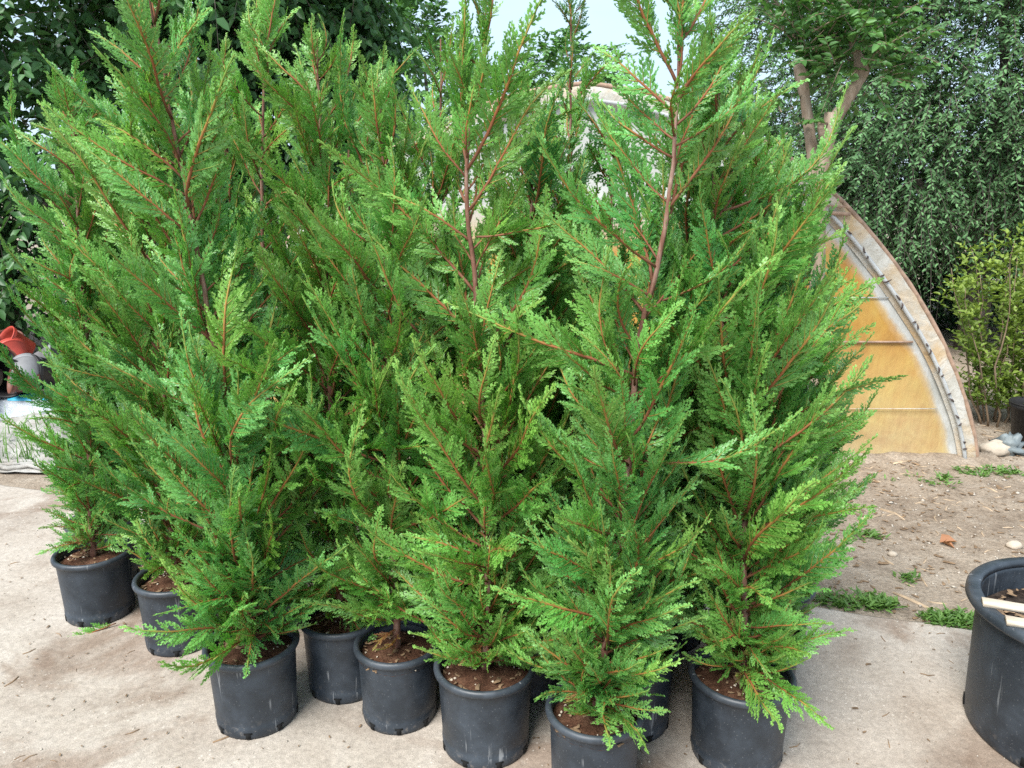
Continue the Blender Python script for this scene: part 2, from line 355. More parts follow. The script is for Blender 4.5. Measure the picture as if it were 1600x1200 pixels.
# ------------------------------------------------------------------ cypress branches
def unit(v): return v / (np.linalg.norm(v, axis=-1, keepdims=True) + 1e-12)
def gen_branch(seed, Ln, width, bend, bare=.10, fine=1.0):
    rng = np.random.default_rng(seed)
    n = 14; ang = np.linspace(0, bend, n) + np.cumsum(rng.normal(0, .05, n)); yaw = np.cumsum(rng.normal(0, .06, n))
    D = np.stack([np.cos(ang) * np.cos(yaw), np.cos(ang) * np.sin(yaw), np.sin(ang)], -1)
    P = np.concatenate([[[0, 0, 0]], np.cumsum(D[:-1] * Ln / (n - 1), axis=0)])
    ts = np.linspace(0, 1, n)
    wood = MB(); wood.tube(P, .0031 * (Ln / .45) ** .5 * (1 - ts) ** .7 + .0011, 6, tone=ts * .8)
    at = lambda t: np.array([np.interp(t, ts, P[:, i]) for i in range(3)])
    tan = lambda t: unit(np.array([np.interp(t, ts, D[:, i]) for i in range(3)]))
    LP, LD, LS, LL, LW, LT = [], [], [], [], [], []      # leaf rhombi
    side = 1; t = bare; rollb = rng.uniform(-.3, .3)
    while t < 1.0:
        T = tan(t); p = at(t); S = unit(np.cross([0, 0, 1.], T) + 1e-6); N = np.cross(T, S)
        shape = (min(1, .45 + .55 * (t - bare) / .28)) * (1 - max(0, (t - .30) / .70) ** .85 * .90)
        l2 = width * shape * rng.uniform(.62, 1.18); a = (.86 - .40 * t) + rng.normal(0, .10)
        r = rng.normal(.20, .24) + rollb if rng.random() < .86 else rng.choice([-1, 1]) * 1.57 + rng.normal(0, .35)
        latv = math.cos(r) * side * S + math.sin(r) * N
        d0 = unit(math.cos(a) * T + math.sin(a) * latv)
        m = 7; u = np.linspace(0, 1, m); fwd = rng.uniform(.1, .55)
        dd = unit(d0[None] + u[:, None] * (fwd * T + np.array([0, 0, rng.normal(.05, .16)]))[None])
        Q = np.concatenate([[p], p + np.cumsum(dd[:-1] * l2 / (m - 1), axis=0)])
        wood.tube(Q, np.linspace(.0015, .0005, m), 3, False, tone=np.linspace(.35 + .3 * t, 1, m))
        # spray plane: holds d0 and the stem, with a twist
        nn = unit(np.cross(d0, T)); tw = rng.normal(0, .26)
        s0 = np.cross(nn, d0); s0 = unit(math.cos(tw) * s0 + math.sin(tw) * nn); nn = np.cross(d0, s0)
        k3 = max(4, int(l2 / .0078 * fine)); u3 = (np.arange(k3) + .6) / k3 * .98 + .01; sg = np.where(np.arange(k3) % 2 == 0, 1., -1.)
        for flip in (1., -1.):
            sgn = sg * flip; uu = np.clip(u3 + (flip - 1) * .25 / k3, 0, 1)
            o = np.stack([np.interp(uu, u, Q[:, i]) for i in range(3)], -1)
            td = unit(np.stack([np.interp(uu, u, dd[:, i]) for i in range(3)], -1))
            sv = unit(s0[None] - td * (td @ s0)[:, None]); nv = np.cross(td, sv)
            l3 = (.041 * (min(l2, .16) / .11) ** .6) * np.minimum(1, .55 + 2.2 * uu) * ((1 - uu) ** .85 * .88 + .12) * rng.uniform(.65, 1.15, k3)
            a3 = .60 - .20 * uu + rng.normal(0, .09, k3)
            rr = rng.normal(0, .18, k3)
            lat = sgn[:, None] * sv * np.cos(rr)[:, None] + nv * np.sin(rr)[:, None]
            d3 = unit(np.cos(a3)[:, None] * td + np.sin(a3)[:, None] * lat)
            n3 = unit(np.cross(d3, td + 1e-6)); s3 = np.cross(n3, d3)
            # branchlet axis
            tn = .04 + .26 * uu + .44 * t + rng.normal(0, .05)
            LP.append(o); LD.append(d3); LS.append(s3); LL.append(l3); LW.append(np.full(k3, .0028)); LT.append(np.stack([tn, tn + .25], -1))
            K = 6
            for q in range(K):
                for ss in (1., -1.):
                    f = (q + .55 + .2 * ss) / (K + .4)
                    keep = l3 > .0052 * (q + 1)
                    if not keep.any(): continue
                    l4 = (.24 * l3 + .0048) * (1 - f * .74) * rng.uniform(.75, 1.2, k3)
                    a4 = .44 + rng.normal(0, .10, k3); up4 = rng.normal(0, .22, k3)
                    d4 = unit(np.cos(a4)[:, None] * d3 + np.sin(a4)[:, None] * (ss * s3 + up4[:, None] * n3))
                    s4 = unit(np.cross(n3, d4) + .3 * rng.normal(0, 1, (k3, 1)) * n3)
                    LP.append((o + d3 * (l3 * f)[:, None])[keep]); LD.append(d4[keep]); LS.append(s4[keep]); LL.append(l4[keep])
                    LW.append(np.full(keep.sum(), .0029)); LT.append(np.stack([tn + .12, tn + .38], -1)[keep])
        side = -side; t += rng.uniform(.75, 1.25) * .0100 / Ln
    LP = np.concatenate(LP); LD = np.concatenate(LD); LS = np.concatenate(LS); LL = np.concatenate(LL)[:, None]; LW = np.concatenate(LW)[:, None]; LT = np.concatenate(LT)
    V = np.stack([LP, LP + LD * LL * .42 + LS * LW * .5, LP + LD * LL, LP + LD * LL * .42 - LS * LW * .5], 1).reshape(-1, 3)
    tone = np.stack([LT[:, 0], LT.mean(1), LT[:, 1], LT.mean(1)], 1).ravel()
    F = np.arange(len(V)).reshape(-1, 4)
    return wood.mesh('branch', True, True), mesh_np('foliage', V, F, False, np.clip(tone, 0, 1)), Ln, P[-1]
LIB = {'short': [], 'mid': [], 'long': []}
for i in range(6): LIB['short'].append(gen_branch(100 + i, .24, .092, [.5, .2, .7, -.1, .4, .9][i]))
for i in range(8): LIB['mid'].append(gen_branch(200 + i, .42, .128, [.65, .3, .9, .1, .5, -.25, .75, .4][i]))
for i in range(5): LIB['long'].append(gen_branch(300 + i, .62, .142, [.7, .4, 1.0, .2, .6][i], .14))
FOL = {}
def lib_mesh(cls, i, matkey):
    """foliage meshes are shared; one copy of the mesh per foliage colour"""
    k = (cls, i, matkey)
    if k not in FOL:
        me = LIB[cls][i][1]
        if len(me.materials): me = me.copy(); me.materials.clear()
        me.materials.append(M[matkey]); FOL[k] = me
    return FOL[k]
for cls in LIB:
    for w, f, l, e_ in LIB[cls]: w.materials.append(M['twig'])

# ------------------------------------------------------------------ pots
def pot_meshes(D, h, k=.85, wall=.006, seg=48):
    R1 = D / 2; R0 = R1 * k; rr = R1 - .008
    rad = lambda z: R0 + (rr - .004 - R0) * z / h
    b = MB()
    prof = [(R0 * .2, .004), (R0 - .012, .004), (R0 - .006, .0), (R0 - .001, .003), (R0 + .0005, .012), (rad(.04) + .0005, .04), (rad(.042) - .0015, .043)]
    prof += [(rad(z) - .0012, z) for z in np.linspace(.06, h - .03, 8)] + [(rad(h - .028) + .001, h - .026), (rad(h) + .001, h - .012)]
    prof += [(rad(h) - wall, h - .012)] + [(rad(z) - wall - .001, z) for z in np.linspace(h - .04, h * .55, 4)] + [(.01, h * .53)]
    b.lathe(prof, seg)
    body = b.mesh('pot')
    rim = MB(); c = (rad(h) + .0025, h - .011); pr = [(c[0] + .0105 * math.cos(t) - .0005, c[1] + .0125 * math.sin(t)) for t in np.linspace(0, 2 * math.pi, 12, endpoint=False)]
    rim.lathe(pr, seg, closed=True)
    slot = MB(); slot.box((0, 0, 0), (.004, .015, .02)); slot.box((.0, 0, .010), (.0035, .026, .006))
    return body, rim.mesh('rim'), slot.mesh('drain_slot', False), R0
POTS = [pot_meshes(.306, .28), pot_meshes(.288, .272), pot_meshes(.322, .285)]
for p_ in POTS: p_[0].materials.append(M['pot']); p_[1].materials.append(M['pot_rim']); p_[2].materials.append(M['drain'])
PDIM = [(.306, .28), (.288, .272), (.322, .285)]
def soil_mesh(r, seed, rings=9, seg=30, mound=.02):
    V = [(0, 0, mound)]; F = []; T3 = []
    for i in range(1, rings + 1):
        q = i / rings
        for j in range(seg):
            a = 2 * math.pi * j / seg; x, y = r * q * math.cos(a), r * q * math.sin(a)
            z = mound * (1 - q * q) + .009 * noise.noise(Vector((x * 25 + seed, y * 25, 0))) + .005 * noise.noise(Vector((x * 80, y * 80, seed)))
            V.append((x, y, z))
    for j in range(seg): T3.append((0, 1 + j, 1 + (j + 1) % seg))
    for i in range(rings - 1):
        for j in range(seg):
            a = 1 + i * seg + j; b = 1 + i * seg + (j + 1) % seg; F.append((a, a + seg, b + seg, b))
    return mesh_np('soil', V, [np.array(F), np.array(T3)], True)
SOIL = [soil_mesh(.138, 1.3), soil_mesh(.130, 5.1), soil_mesh(.145, 9.7)]

# ------------------------------------------------------------------ potted cypresses
def potted_cypress(base, path, label, mat='cyp_a', mat2=None, potk=0, nb=92, extra=(), spread=1.0, seed=0, bare_low=.02, low=1.22, dry=2, skirt=16, lmax=.66, gap=None, top_thin=1.0, wide=None, dress=True):
    """base (x,y); path = picture positions of the trunk, turned into points of the upright plane through the pot"""
    rng = random.Random(seed); x, y = base; z0 = ground_z(x, y)
    D, h = PDIM[potk]
    root = empty('potted_cypress', (x, y, z0)); tag(root, label, 'potted tree', 'cypress trees standing in black pots on the slab')
    body, rim, slot, R0 = POTS[potk]; rz = rng.uniform(0, 6.28)
    pot = link('pot', body, None, root, (0, 0, 0), (0, 0, rz)); link('rim', rim, None, pot)
    for q in range(8):
        a = q * math.pi / 4 + .2; link('drain_slot', slot, None, pot, ((R0 + .0005) * math.cos(a), (R0 + .0005) * math.sin(a), .0145), (0, 0, a))
    zs = h - .045
    so = link('soil', SOIL[potk], M['peat'], root, (0, 0, zs), (0, 0, rz * 2))
    if dress:
        zf = lambda x_, y_: .016 * (1 - (x_ * x_ + y_ * y_) / (.14 * .14)) + .003
        def rg(r):
            a = r.uniform(0, 6.28); q = .135 * math.sqrt(r.uniform(0, 1)); return q * math.cos(a), q * math.sin(a)
        tag(scatter_bits('wood_chips', M['chip'], 26, rg, .004, .014, seed + 50, 'pebble', so, zf), kind='stuff')
        tag(scatter_bits('litter', M['litter'], 45, rg, .008, .024, seed + 80, 'flake', so, zf), kind='stuff')
    # trunk
    pts = [Vector((0, 0, zs - .01))]; pts.append(Vector((rng.uniform(-.01, .01), 0, zs + .10)))
    for (px, py) in path:
        w = on_plane(px, py, y); q = Vector((w.x - x, rng.uniform(-.02, .02), w.z - z0))
        if q.z > pts[-1].z + .08: pts.append(q)
    # smooth resample
    A = np.array(pts); s = np.r_[0, np.cumsum(np.linalg.norm(np.diff(A, axis=0), axis=1))]; ln = s[-1]
    ss = np.linspace(0, ln, 40); Pp = np.stack([np.interp(ss, s, A[:, i]) for i in range(3)], -1)
    for _ in range(3): Pp[1:-1] = .25 * Pp[:-2] + .5 * Pp[1:-1] + .25 * Pp[2:]
    Pp[2:-2, 0] += [.006 * noise.noise(Vector((i * .5, seed, 0))) for i in range(36)]
    rad = .0105 * (1 - np.linspace(0, 1, 40)) ** .8 + .0022
    mb = MB(); mb.tube(Pp, rad, 8)
    trunk = link('trunk', mb.mesh('trunk'), M['cyp_bark'], root)
    ztop = Pp[-1, 2]; z1 = zs + bare_low + .02
    def at(z):
        return np.array([np.interp(z, Pp[:, 2], Pp[:, i]) for i in range(3)])
    glo, ghi = (on_plane(800, gap[1], y).z - z0, on_plane(800, gap[0], y).z - z0) if gap else (0, 0)
    az = rng.uniform(0, 6.28)
    prof_x = [0, .08, .25, .5, .75, .92, 1.0]; prof_y = wide or [.60, .82, .94, .90, .70, .44, .28]
    nb = int(nb * 1.55)
    for i in range(nb):
        f = ((i + rng.random()) / nb) ** low; f = min(f, 1)
        if rng.random() > np.interp(f, [0, .45, .7, 1], [1, 1, .78, .55 * top_thin]): continue
        z = z1 + f * (ztop - z1 - .03); p = at(z)
        az += 2.39996 + rng.uniform(-.35, .35)
        lw = np.interp(f, prof_x, prof_y) * .57 * spread * rng.uniform(.62, 1.2)
        lw *= 1 + .45 * noise.noise(Vector((z * 3.0, math.cos(az) * 1.3 + seed, math.sin(az) * 1.3)))
        if rng.random() < .12 and f > .2: lw *= 1.35
        lw = min(lw, lmax)
        if ghi and glo - .28 < z < ghi and math.sin(az) < -.30: continue
        el = R(np.interp(f, [0, .1, .4, .8, 1], [26, 40, 46, 49, 56])) + rng.gauss(0, .20)
        cls = 'short' if lw < .30 else ('mid' if lw < .56 else 'long')
        vi = rng.randrange(len(LIB[cls])); wood, _, L0, _e = LIB[cls][vi]
        mk = mat2 if (mat2 and rng.random() < .3) else mat
        br = link('branch', wood, None, root, p, (rng.gauss(0, .85), -el, az), lw / L0)
        link('foliage', lib_mesh(cls, vi, mk), None, br)
    for k in range(skirt):                      # short upright sprays that fill the foot
        z = z1 + rng.uniform(.04, .42); p = at(z); az += 2.39996; cls = 'short' if rng.random() < .6 else 'mid'
        vi = rng.randrange(len(LIB[cls])); wood, _, L0, _e = LIB[cls][vi]; lw = rng.uniform(.20, .30) if cls == 'short' else rng.uniform(.30, .38); el_ = R(rng.uniform(30, 66))
        if k % 5 < 2: p = at(z1 + rng.uniform(.02, .12)); cls = 'short'; vi = rng.randrange(len(LIB[cls])); wood, _, L0, _e = LIB[cls][vi]; lw = rng.uniform(.17, .24); el_ = R(rng.uniform(-8, 28))
        br = link('branch', wood, None, root, p, (rng.gauss(0, 1.0), -el_, az), lw / L0); link('foliage', lib_mesh(cls, vi, mat), None, br)
    for (ax, ay, bx, by, dy) in extra:          # single long branches that stand out
        p0 = on_plane(ax, ay, y); p1 = on_plane(bx, by, y + dy); e = p1 - p0; ln_ = e.length
        cls = 'long' if ln_ > .45 else 'mid'; vi = rng.randrange(len(LIB[cls])); wood, _, L0, E0 = LIB[cls][vi]
        az_ = math.atan2(e.y, e.x); el_ = math.asin(e.z / ln_) - math.atan2(E0[2], E0[0]); az_ -= math.atan2(E0[1], E0[0])
        br = link('branch', wood, None, root, p0 - Vector((x, y, z0)), (0, -el_, az_), ln_ / float(np.linalg.norm(E0)))
        link('foliage', lib_mesh(cls, vi, mat), None, br)
    for k in range(dry):                        # dead brown sprigs low on the stem
        p = at(zs + rng.uniform(.05, .16)); vi = rng.randrange(len(LIB['short']))
        br = link('dry_sprig', LIB['short'][vi][0], None, root, p, (rng.uniform(-1.5, 1.5), -R(rng.uniform(-25, 25)), rng.uniform(-2.9, -.2)), rng.uniform(.42, .68))
        link('foliage', lib_mesh('short', vi, 'cyp_dry'), None, br)
    # leader plume
    vi = rng.randrange(len(LIB['short'])); wood = LIB['short'][vi][0]
    br = link('branch', wood, None, root, Pp[-4], (rng.uniform(0, 6), -R(80), rng.uniform(0, 6)), .9); link('foliage', lib_mesh('short', vi, mat), None, br)
    return root
# front row and the pots one can see
T = potted_cypress
T((-1.732, 2.92), [(147, 840), (135, 520), (116, 260), (112, 120)], 'slim potted cypress in the outermost pot beside the white tarp, reddish straight trunk', 'cyp_b', 'cyp_a', 0, 110, [(115, 330, 20, 110, 0), (130, 480, 0, 360, 0), (135, 560, 15, 440, 0)], .72, 11, wide=[.46, .54, .58, .72, .80, .50, .32], skirt=16)
T((-1.86, 3.24), [(200, 780), (200, 400), (190, 190)], 'potted cypress tucked directly behind the slim outermost one by the tarp', 'cyp_d', 'cyp_a', 0, 80, (), .85, 12, dress=False)
T((-1.303, 2.711), [(268, 900), (245, 500), (222, 220), (215, 140)], 'potted cypress between the outermost pot and the bushy leaning one, pot half hidden by foliage', 'cyp_a', 'cyp_d', 0, 90, (), .82, 13)
T((-.858, 2.256), [(388, 990), (352, 640), (330, 510), (302, 340), (266, 190), (256, 110), (228, -40)], 'bushy yellow-green potted cypress with pale bare trunk leaning towards the tarp', 'cyp_b', 'cyp_c', 0, 100, [(330, 640, 130, 545, -.1), (280, 260, 60, 80, .0), (330, 830, 130, 690, -.1), (320, 470, 180, 375, -.1)], .95, 14, low=1.5, skirt=34, gap=(380, 520), wide=[.60, .88, 1.0, .84, .72, .50, .34])
T((-.595, 2.432), [(530, 950), (515, 550), (500, 250), (498, 60)], 'potted cypress in the gap between the bushy leaning tree and the bare-soil pot', 'cyp_a', 'cyp_c', 0, 92, [(550, 740, 415, 560, -.2), (560, 420, 410, 270, -.2), (600, 560, 520, 440, -.2)], .85, 15)
T((-.38, 2.27), [(618, 990), (605, 600), (602, 300), (590, 125)], 'potted cypress whose pot shows bare red soil and white chips under raised foliage', 'cyp_a', 'cyp_b', 1, 88, (), .82, 16, bare_low=.09)
T((-.084, 2.127), [(762, 1030), (768, 780), (755, 650), (740, 400), (725, 320), (735, 180), (760, 60), (772, -10)], 'tall potted cypress with kinked grey-brown trunk and one low branch sweeping sideways', 'cyp_a', 'cyp_c', 2, 96, [(690, 990, 525, 850, .05), (770, 780, 870, 735, -.1), (745, 370, 935, 335, -.1), (655, 520, 560, 330, -.1)], .88, 17, low=1.65, skirt=26, gap=(300, 400), top_thin=.85)
T((.035, 2.435), [(822, 900), (825, 500), (832, 260), (836, 170)], 'potted cypress hidden behind the kinked-trunk tree, only a slice of its pot showing', 'cyp_a', 'cyp_d', 0, 84, (), .8, 18, dress=False)
T((.240, 1.934), [(940, 1080), (968, 880), (986, 700), (998, 520), (1034, 400), (1050, 250), (1062, 100), (1056, -30)], 'tall bright potted cypress with red trunk, foliage spilling over its scuffed pot', 'cyp_b', 'cyp_a', 1, 104, [(1000, 720, 1250, 640, -.1), (985, 620, 850, 500, -.15), (1030, 420, 830, 180, -.15), (1035, 470, 1190, 330, -.1)], .90, 19, top_thin=.85, skirt=34, gap=(270, 400), low=1.55, wide=[.58, .72, .80, .82, .72, .50, .34])
T((.39, 2.235), [(1045, 1050), (1060, 600), (1098, 280), (1112, 140)], 'potted cypress squeezed between the scuffed pot and the pot with dry brown sprigs', 'cyp_a', 'cyp_d', 0, 84, (), .8, 20, dress=False)
T((.705, 2.08), [(1156, 1010), (1160, 720), (1140, 560), (1116, 460), (1118, 220), (1128, 70)], 'wide potted cypress with dry brown sprigs at its foot, ending the front row', 'cyp_a', 'cyp_b', 2, 100, [(1150, 520, 1345, 195, .1), (1130, 330, 1325, 130, .1), (1160, 640, 1335, 420, .0), (1165, 850, 1370, 680, .1)], .94, 21, dry=7, low=1.45, skirt=28, lmax=.5, wide=[.54, .70, .92, .98, .76, .46, .30])
T((.845, 2.365), [(1188, 930), (1190, 500), (1185, 270), (1180, 170)], 'potted cypress right behind the one with dry brown sprigs, rim of its pot peeping out', 'cyp_a', 'cyp_d', 0, 90, (), .80, 22, lmax=.45)
T((.99, 2.65), [(1200, 880), (1212, 500), (1215, 330), (1218, 240)], 'potted cypress at the dirt edge with brown needles hanging over its rim', 'cyp_d', 'cyp_a', 0, 92, [(1212, 800, 1375, 600, 0), (1212, 700, 1365, 520, .0)], .84, 23, dry=6, lmax=.48)
# rows behind
back = [((-.98, 2.86), [(424, 800), (415, 560), (410, 300), (418, 0), (420, -40)], 'slim upright potted cypress with a dark straight trunk behind the bushy leaning one', 'cyp_c', 31, .78),
        ((-.27, 2.62), [(672, 800), (668, 380), (690, 200), (688, 60)], 'potted cypress behind the bare red soil pot, thin leader against the sky', 'cyp_a', 32, .8),
        ((.27, 3.30), [(890, 700), (890, 300), (893, -20)], 'tall dark potted cypress in the rearmost row, spire against the sky', 'cyp_d', 33, .75),
        ((-1.48, 3.12), [(270, 700), (290, 300), (300, 110)], 'potted cypress in the second row behind the half hidden pot', 'cyp_a', 34, .8),
        ((-.66, 2.84), [(540, 700), (545, 300), (542, 90)], 'potted cypress in the second row beside the slim dark-trunked one', 'cyp_a', 35, .8),
        ((-.52, 3.24), [(590, 600), (600, 300), (592, 120)], 'dark potted cypress in the rearmost row next to the leafy tree behind', 'cyp_d', 36, .8),
        ((.35, 2.63), [(945, 700), (955, 380), (962, 190)], 'potted cypress in the second row in front of the milky tunnel film', 'cyp_d', 37, .8),
        ((.62, 2.74), [(1090, 700), (1140, 320), (1142, 170)], 'potted cypress in the second row behind the squeezed one', 'cyp_a', 38, .82),
        ((.12, 2.92), [(850, 700), (830, 350), (815, 130)], 'potted cypress in the third row behind the slice of pot', 'cyp_a', 39, .8),
        ((-1.12, 3.24), [(390, 700), (360, 300), (345, 90)], 'potted cypress in the rearmost row behind the yellow-green one', 'cyp_a', 40, .8)]
for b_, p_, l_, m_, s_, sp_ in back: T(b_, p_, l_, m_, 'cyp_a' if m_ != 'cyp_a' else 'cyp_d', 0, 62, (), sp_, s_, dress=False, skirt=0, gap=(330, 560) if s_ == 31 else None)

# ------------------------------------------------------------------ big empty planter
def big_planter():
    D, h = .73, .45; x, y = 1.83, 2.15
    root = empty('large_planter', (x, y, 0)); tag(root, 'large dark grey plastic planter with wooden slats lying across its mouth', 'planter')
    R1 = D / 2; R0 = R1 * .87; rad = lambda z: R0 + (R1 - .035 - R0) * (z / h) ** .9
    b = MB(); prof = [(R0 * .1, .004), (R0 - .02, .004), (R0 - .006, 0), (R0, .008)] + [(rad(z), z) for z in np.linspace(.03, h - .01, 12)]
    prof += [(rad(h) - .008, h - .01)] + [(rad(z) - .010, z) for z in np.linspace(h - .03, h * .5, 6)] + [(.01, h * .49)]
    b.lathe(prof, 72); link('body', b.mesh('body'), M['pot'], root, rot=(0, 0, 2.0))
    r = MB(); pr = [(R1 - .045, h - .016), (R1 - .004, h - .026), (R1, h - .020), (R1 - .001, h - .004), (R1 - .008, h + .004), (R1 - .034, h + .006), (R1 - .043, h + .001)]
    r.lathe(pr, 72, closed=True); link('rim', r.mesh('rim'), M['pot_rim'], root)
    s = link('soil', soil_mesh(R1 - .052, 3.3, 14, 48, .015), M['dark_soil'], root, (0, 0, h - .095))
    rg = lambda r_: (lambda a, q: (q * math.cos(a), q * math.sin(a)))(r_.uniform(0, 6.28), .30 * math.sqrt(r_.uniform(0, 1)))
    tag(scatter_bits('bark_mulch', M['litter'], 260, rg, .012, .04, 77, 'flake', s, lambda a, c: .012), kind='stuff')
    for q in range(6):
        a = q * math.pi / 3 + .55; sl = MB(); sl.box((0, 0, 0), (.008, .035, .028)); link('drain_hole', sl.mesh('drain_hole', False), M['drain'], root, (R0 * math.cos(a) + .0, R0 * math.sin(a), .03), (0, 0, a))
    # slats lie inside the mouth, resting on the rim
    for (px, py, qx, qy, nm, lab) in ((1500, 934, 1640, 958, 'pale slat', 'weathered pale wooden slat across the large planter, over its open soil'),
                                      (1545, 964, 1690, 990, 'slat', 'second pale wooden slat lying across the large planter beside the other slat')):
        a = on_ground(px, py, h + .012); c = on_ground(qx, qy, h + .012)
        d = (c - a).normalized(); ctr = Vector((x, y, h + .014)); m = a + d * ((ctr - a).dot(d)); off = (ctr - m).length; half = math.sqrt(max(.01, (R1 - .012) ** 2 - off ** 2))
        mb = MB(); n = 9; V = []; F = []
        for i in range(n):
            t = -half + 2 * half * i / (n - 1); w = .021 + .002 * noise.noise(Vector((t * 9, off * 30, 0))); zz = .004 * noise.noise(Vector((t * 4, 7, off)))
            for (yy, z_) in ((-w, -.007), (w, -.007), (w, .006), (w * .8, .008), (-w * .8, .008), (-w, .006)): V.append((t, yy, z_ + zz * .3))
        for i in range(n - 1):
            for j in range(6): F.append((i * 6 + j, i * 6 + (j + 1) % 6, i * 6 + 6 + (j + 1) % 6, i * 6 + 6 + j))
        F += [tuple(reversed(range(6))), tuple((n - 1) * 6 + j for j in range(6))]
        mb.add(V, F); o = link('wooden_slat', mb.mesh('wooden_slat', False), M['slat'], None, m, (0, 0, math.atan2(d.y, d.x)))
        tag(o, lab, 'slat')
def m_wood():
    m = Mat('weathered_slat'); co = m.coord(); g = m.noise(14, 7, .65, m_map(m, co, (1, 14, 14), (0, 0, 0)), .4)
    m.col(m.ramp(g, [(.3, (.40, .32, .24)), (.5, (.58, .50, .40)), (.7, (.70, .62, .52))])); m.set(.8, .2); m.bump(g, .4, .003); return m.m
M['slat'] = m_wood()
big_planter()

# ------------------------------------------------------------------ plastic tunnel greenhouse
def m_film_end():
    m = Mat('stained_film'); co = m.coord('Object')
    sep = m.n('ShaderNodeSeparateXYZ'); m.l(m_map(m, co, (1, 1, 1 / 2.4), (0, 0, 0)), sep.inputs[0])
    # distance to the arch edge is stored per vertex as tone (0 edge .. 1 inside)
    e = m.attr(); wob = m.noise(2.6, 6, .65, co, .6)
    e2 = m.n('ShaderNodeMath', operation='ADD'); m.l(e, e2.inputs[0])
    sc = m.n('ShaderNodeMath', operation='MULTIPLY_ADD'); m.l(wob, sc.inputs[0]); sc.inputs[1].default_value = .30; sc.inputs[2].default_value = -.15; m.l(sc.outputs[0], e2.inputs[1])
    st = m.ramp(e2.outputs[0], [(.16, 0.0), (.26, .8), (.36, 1.0)])
    amber = m.ramp(m.noise(1.6, 6, .6, m_map(m, co, (1, 1, 1), (2, 0, 5)), .5), [(.34, (.50, .22, .045)), (.5, (.60, .31, .060)), (.66, (.62, .41, .11))])
    up = m.ramp(sep.outputs['Z'], [(.0, .65), (.16, .35), (.4, .0)])
    amber = m.mix(up, amber, (.60, .53, .36))
    blotch = m.ramp(m.noise(3.5, 5, .6, co, .4), [(.35, 0.0), (.65, .35)])
    amber = m.mix(blotch, amber, (.70, .50, .16))
    white = m.ramp(m.noise(5, 6, .6, co), [(.3, (.50, .50, .46)), (.7, (.72, .72, .69))])
    hi = m.ramp(sep.outputs['Z'], [(.58, 1.0), (.72, 0.0)])      # object z is in units of 2.4 m: stain fades towards the ridge
    stm = m.mix(1.0, st, hi, 'MULTIPLY')
    c = m.mix(stm, white, amber)
    vs_ = m.noise(6, 5, .6, m_map(m, co, (6, 1, .5), (0, 0, 0)))
    c = m.mix(.12, c, m.ramp(vs_, [(.3, .25), (.7, .8)]), 'OVERLAY')
    c = m.mix(.4, c, m.ramp(m.noise(2.2, 7, .7, co, 1.0), [(.34, .22), (.66, .72)]), 'OVERLAY')
    m.col(c); m.set(.42, .4); m.translucent(c, .25)
    m.bump(m.noise(9, 6, .6, m_map(m, co, (2.5, 1, .8), (0, 0, 0)), .6), .35, .02); return m.m
def m_film(name, c, fac=.35, rough=.35):
    m = Mat(name); co = m.coord(); n = m.noise(3, 7, .65, co, .5)
    cc = m.ramp(n, [(.3, tuple(x * .75 for x in c)), (.7, c)]); m.col(cc); m.set(rough, .5); m.translucent(cc, fac); m.bump(m.noise(14, 6, .6, co, 1.0), .4, .01); return m.m
def m_edge():
    m = Mat('film_edge'); co = m.coord(); n = m.noise(2.2, 6, .65, co, .6); w = m.noise(11, 6, .65, co, .8)
    c = m.mix(m.ramp(n, [(.45, 0.0), (.62, .75)]), m.ramp(w, [(.3, (.50, .47, .40)), (.7, (.74, .72, .66))]), (.62, .40, .17))
    c = m.mix(m.ramp(m.noise(24, 5, .7, co), [(.58, 0.0), (.70, .55)]), c, (.28, .20, .14))
    m.col(c); m.set(.5, .35); m.translucent(c, .2); m.bump(w, .6, .02); return m.m
M['film_end'] = m_film_end(); M['film'] = m_film('milky_film', (.74, .76, .76)); M['film_edge'] = m_edge()
M['rust'] = m_plain('rusty_lath', (.22, .13, .09), .85, .45, 30); M['oldwood'] = m_plain('old_board', (.36, .24, .17), .85, .35, 22)
M['tie'] = m_plain('dark_tie', (.07, .05, .045), .8)
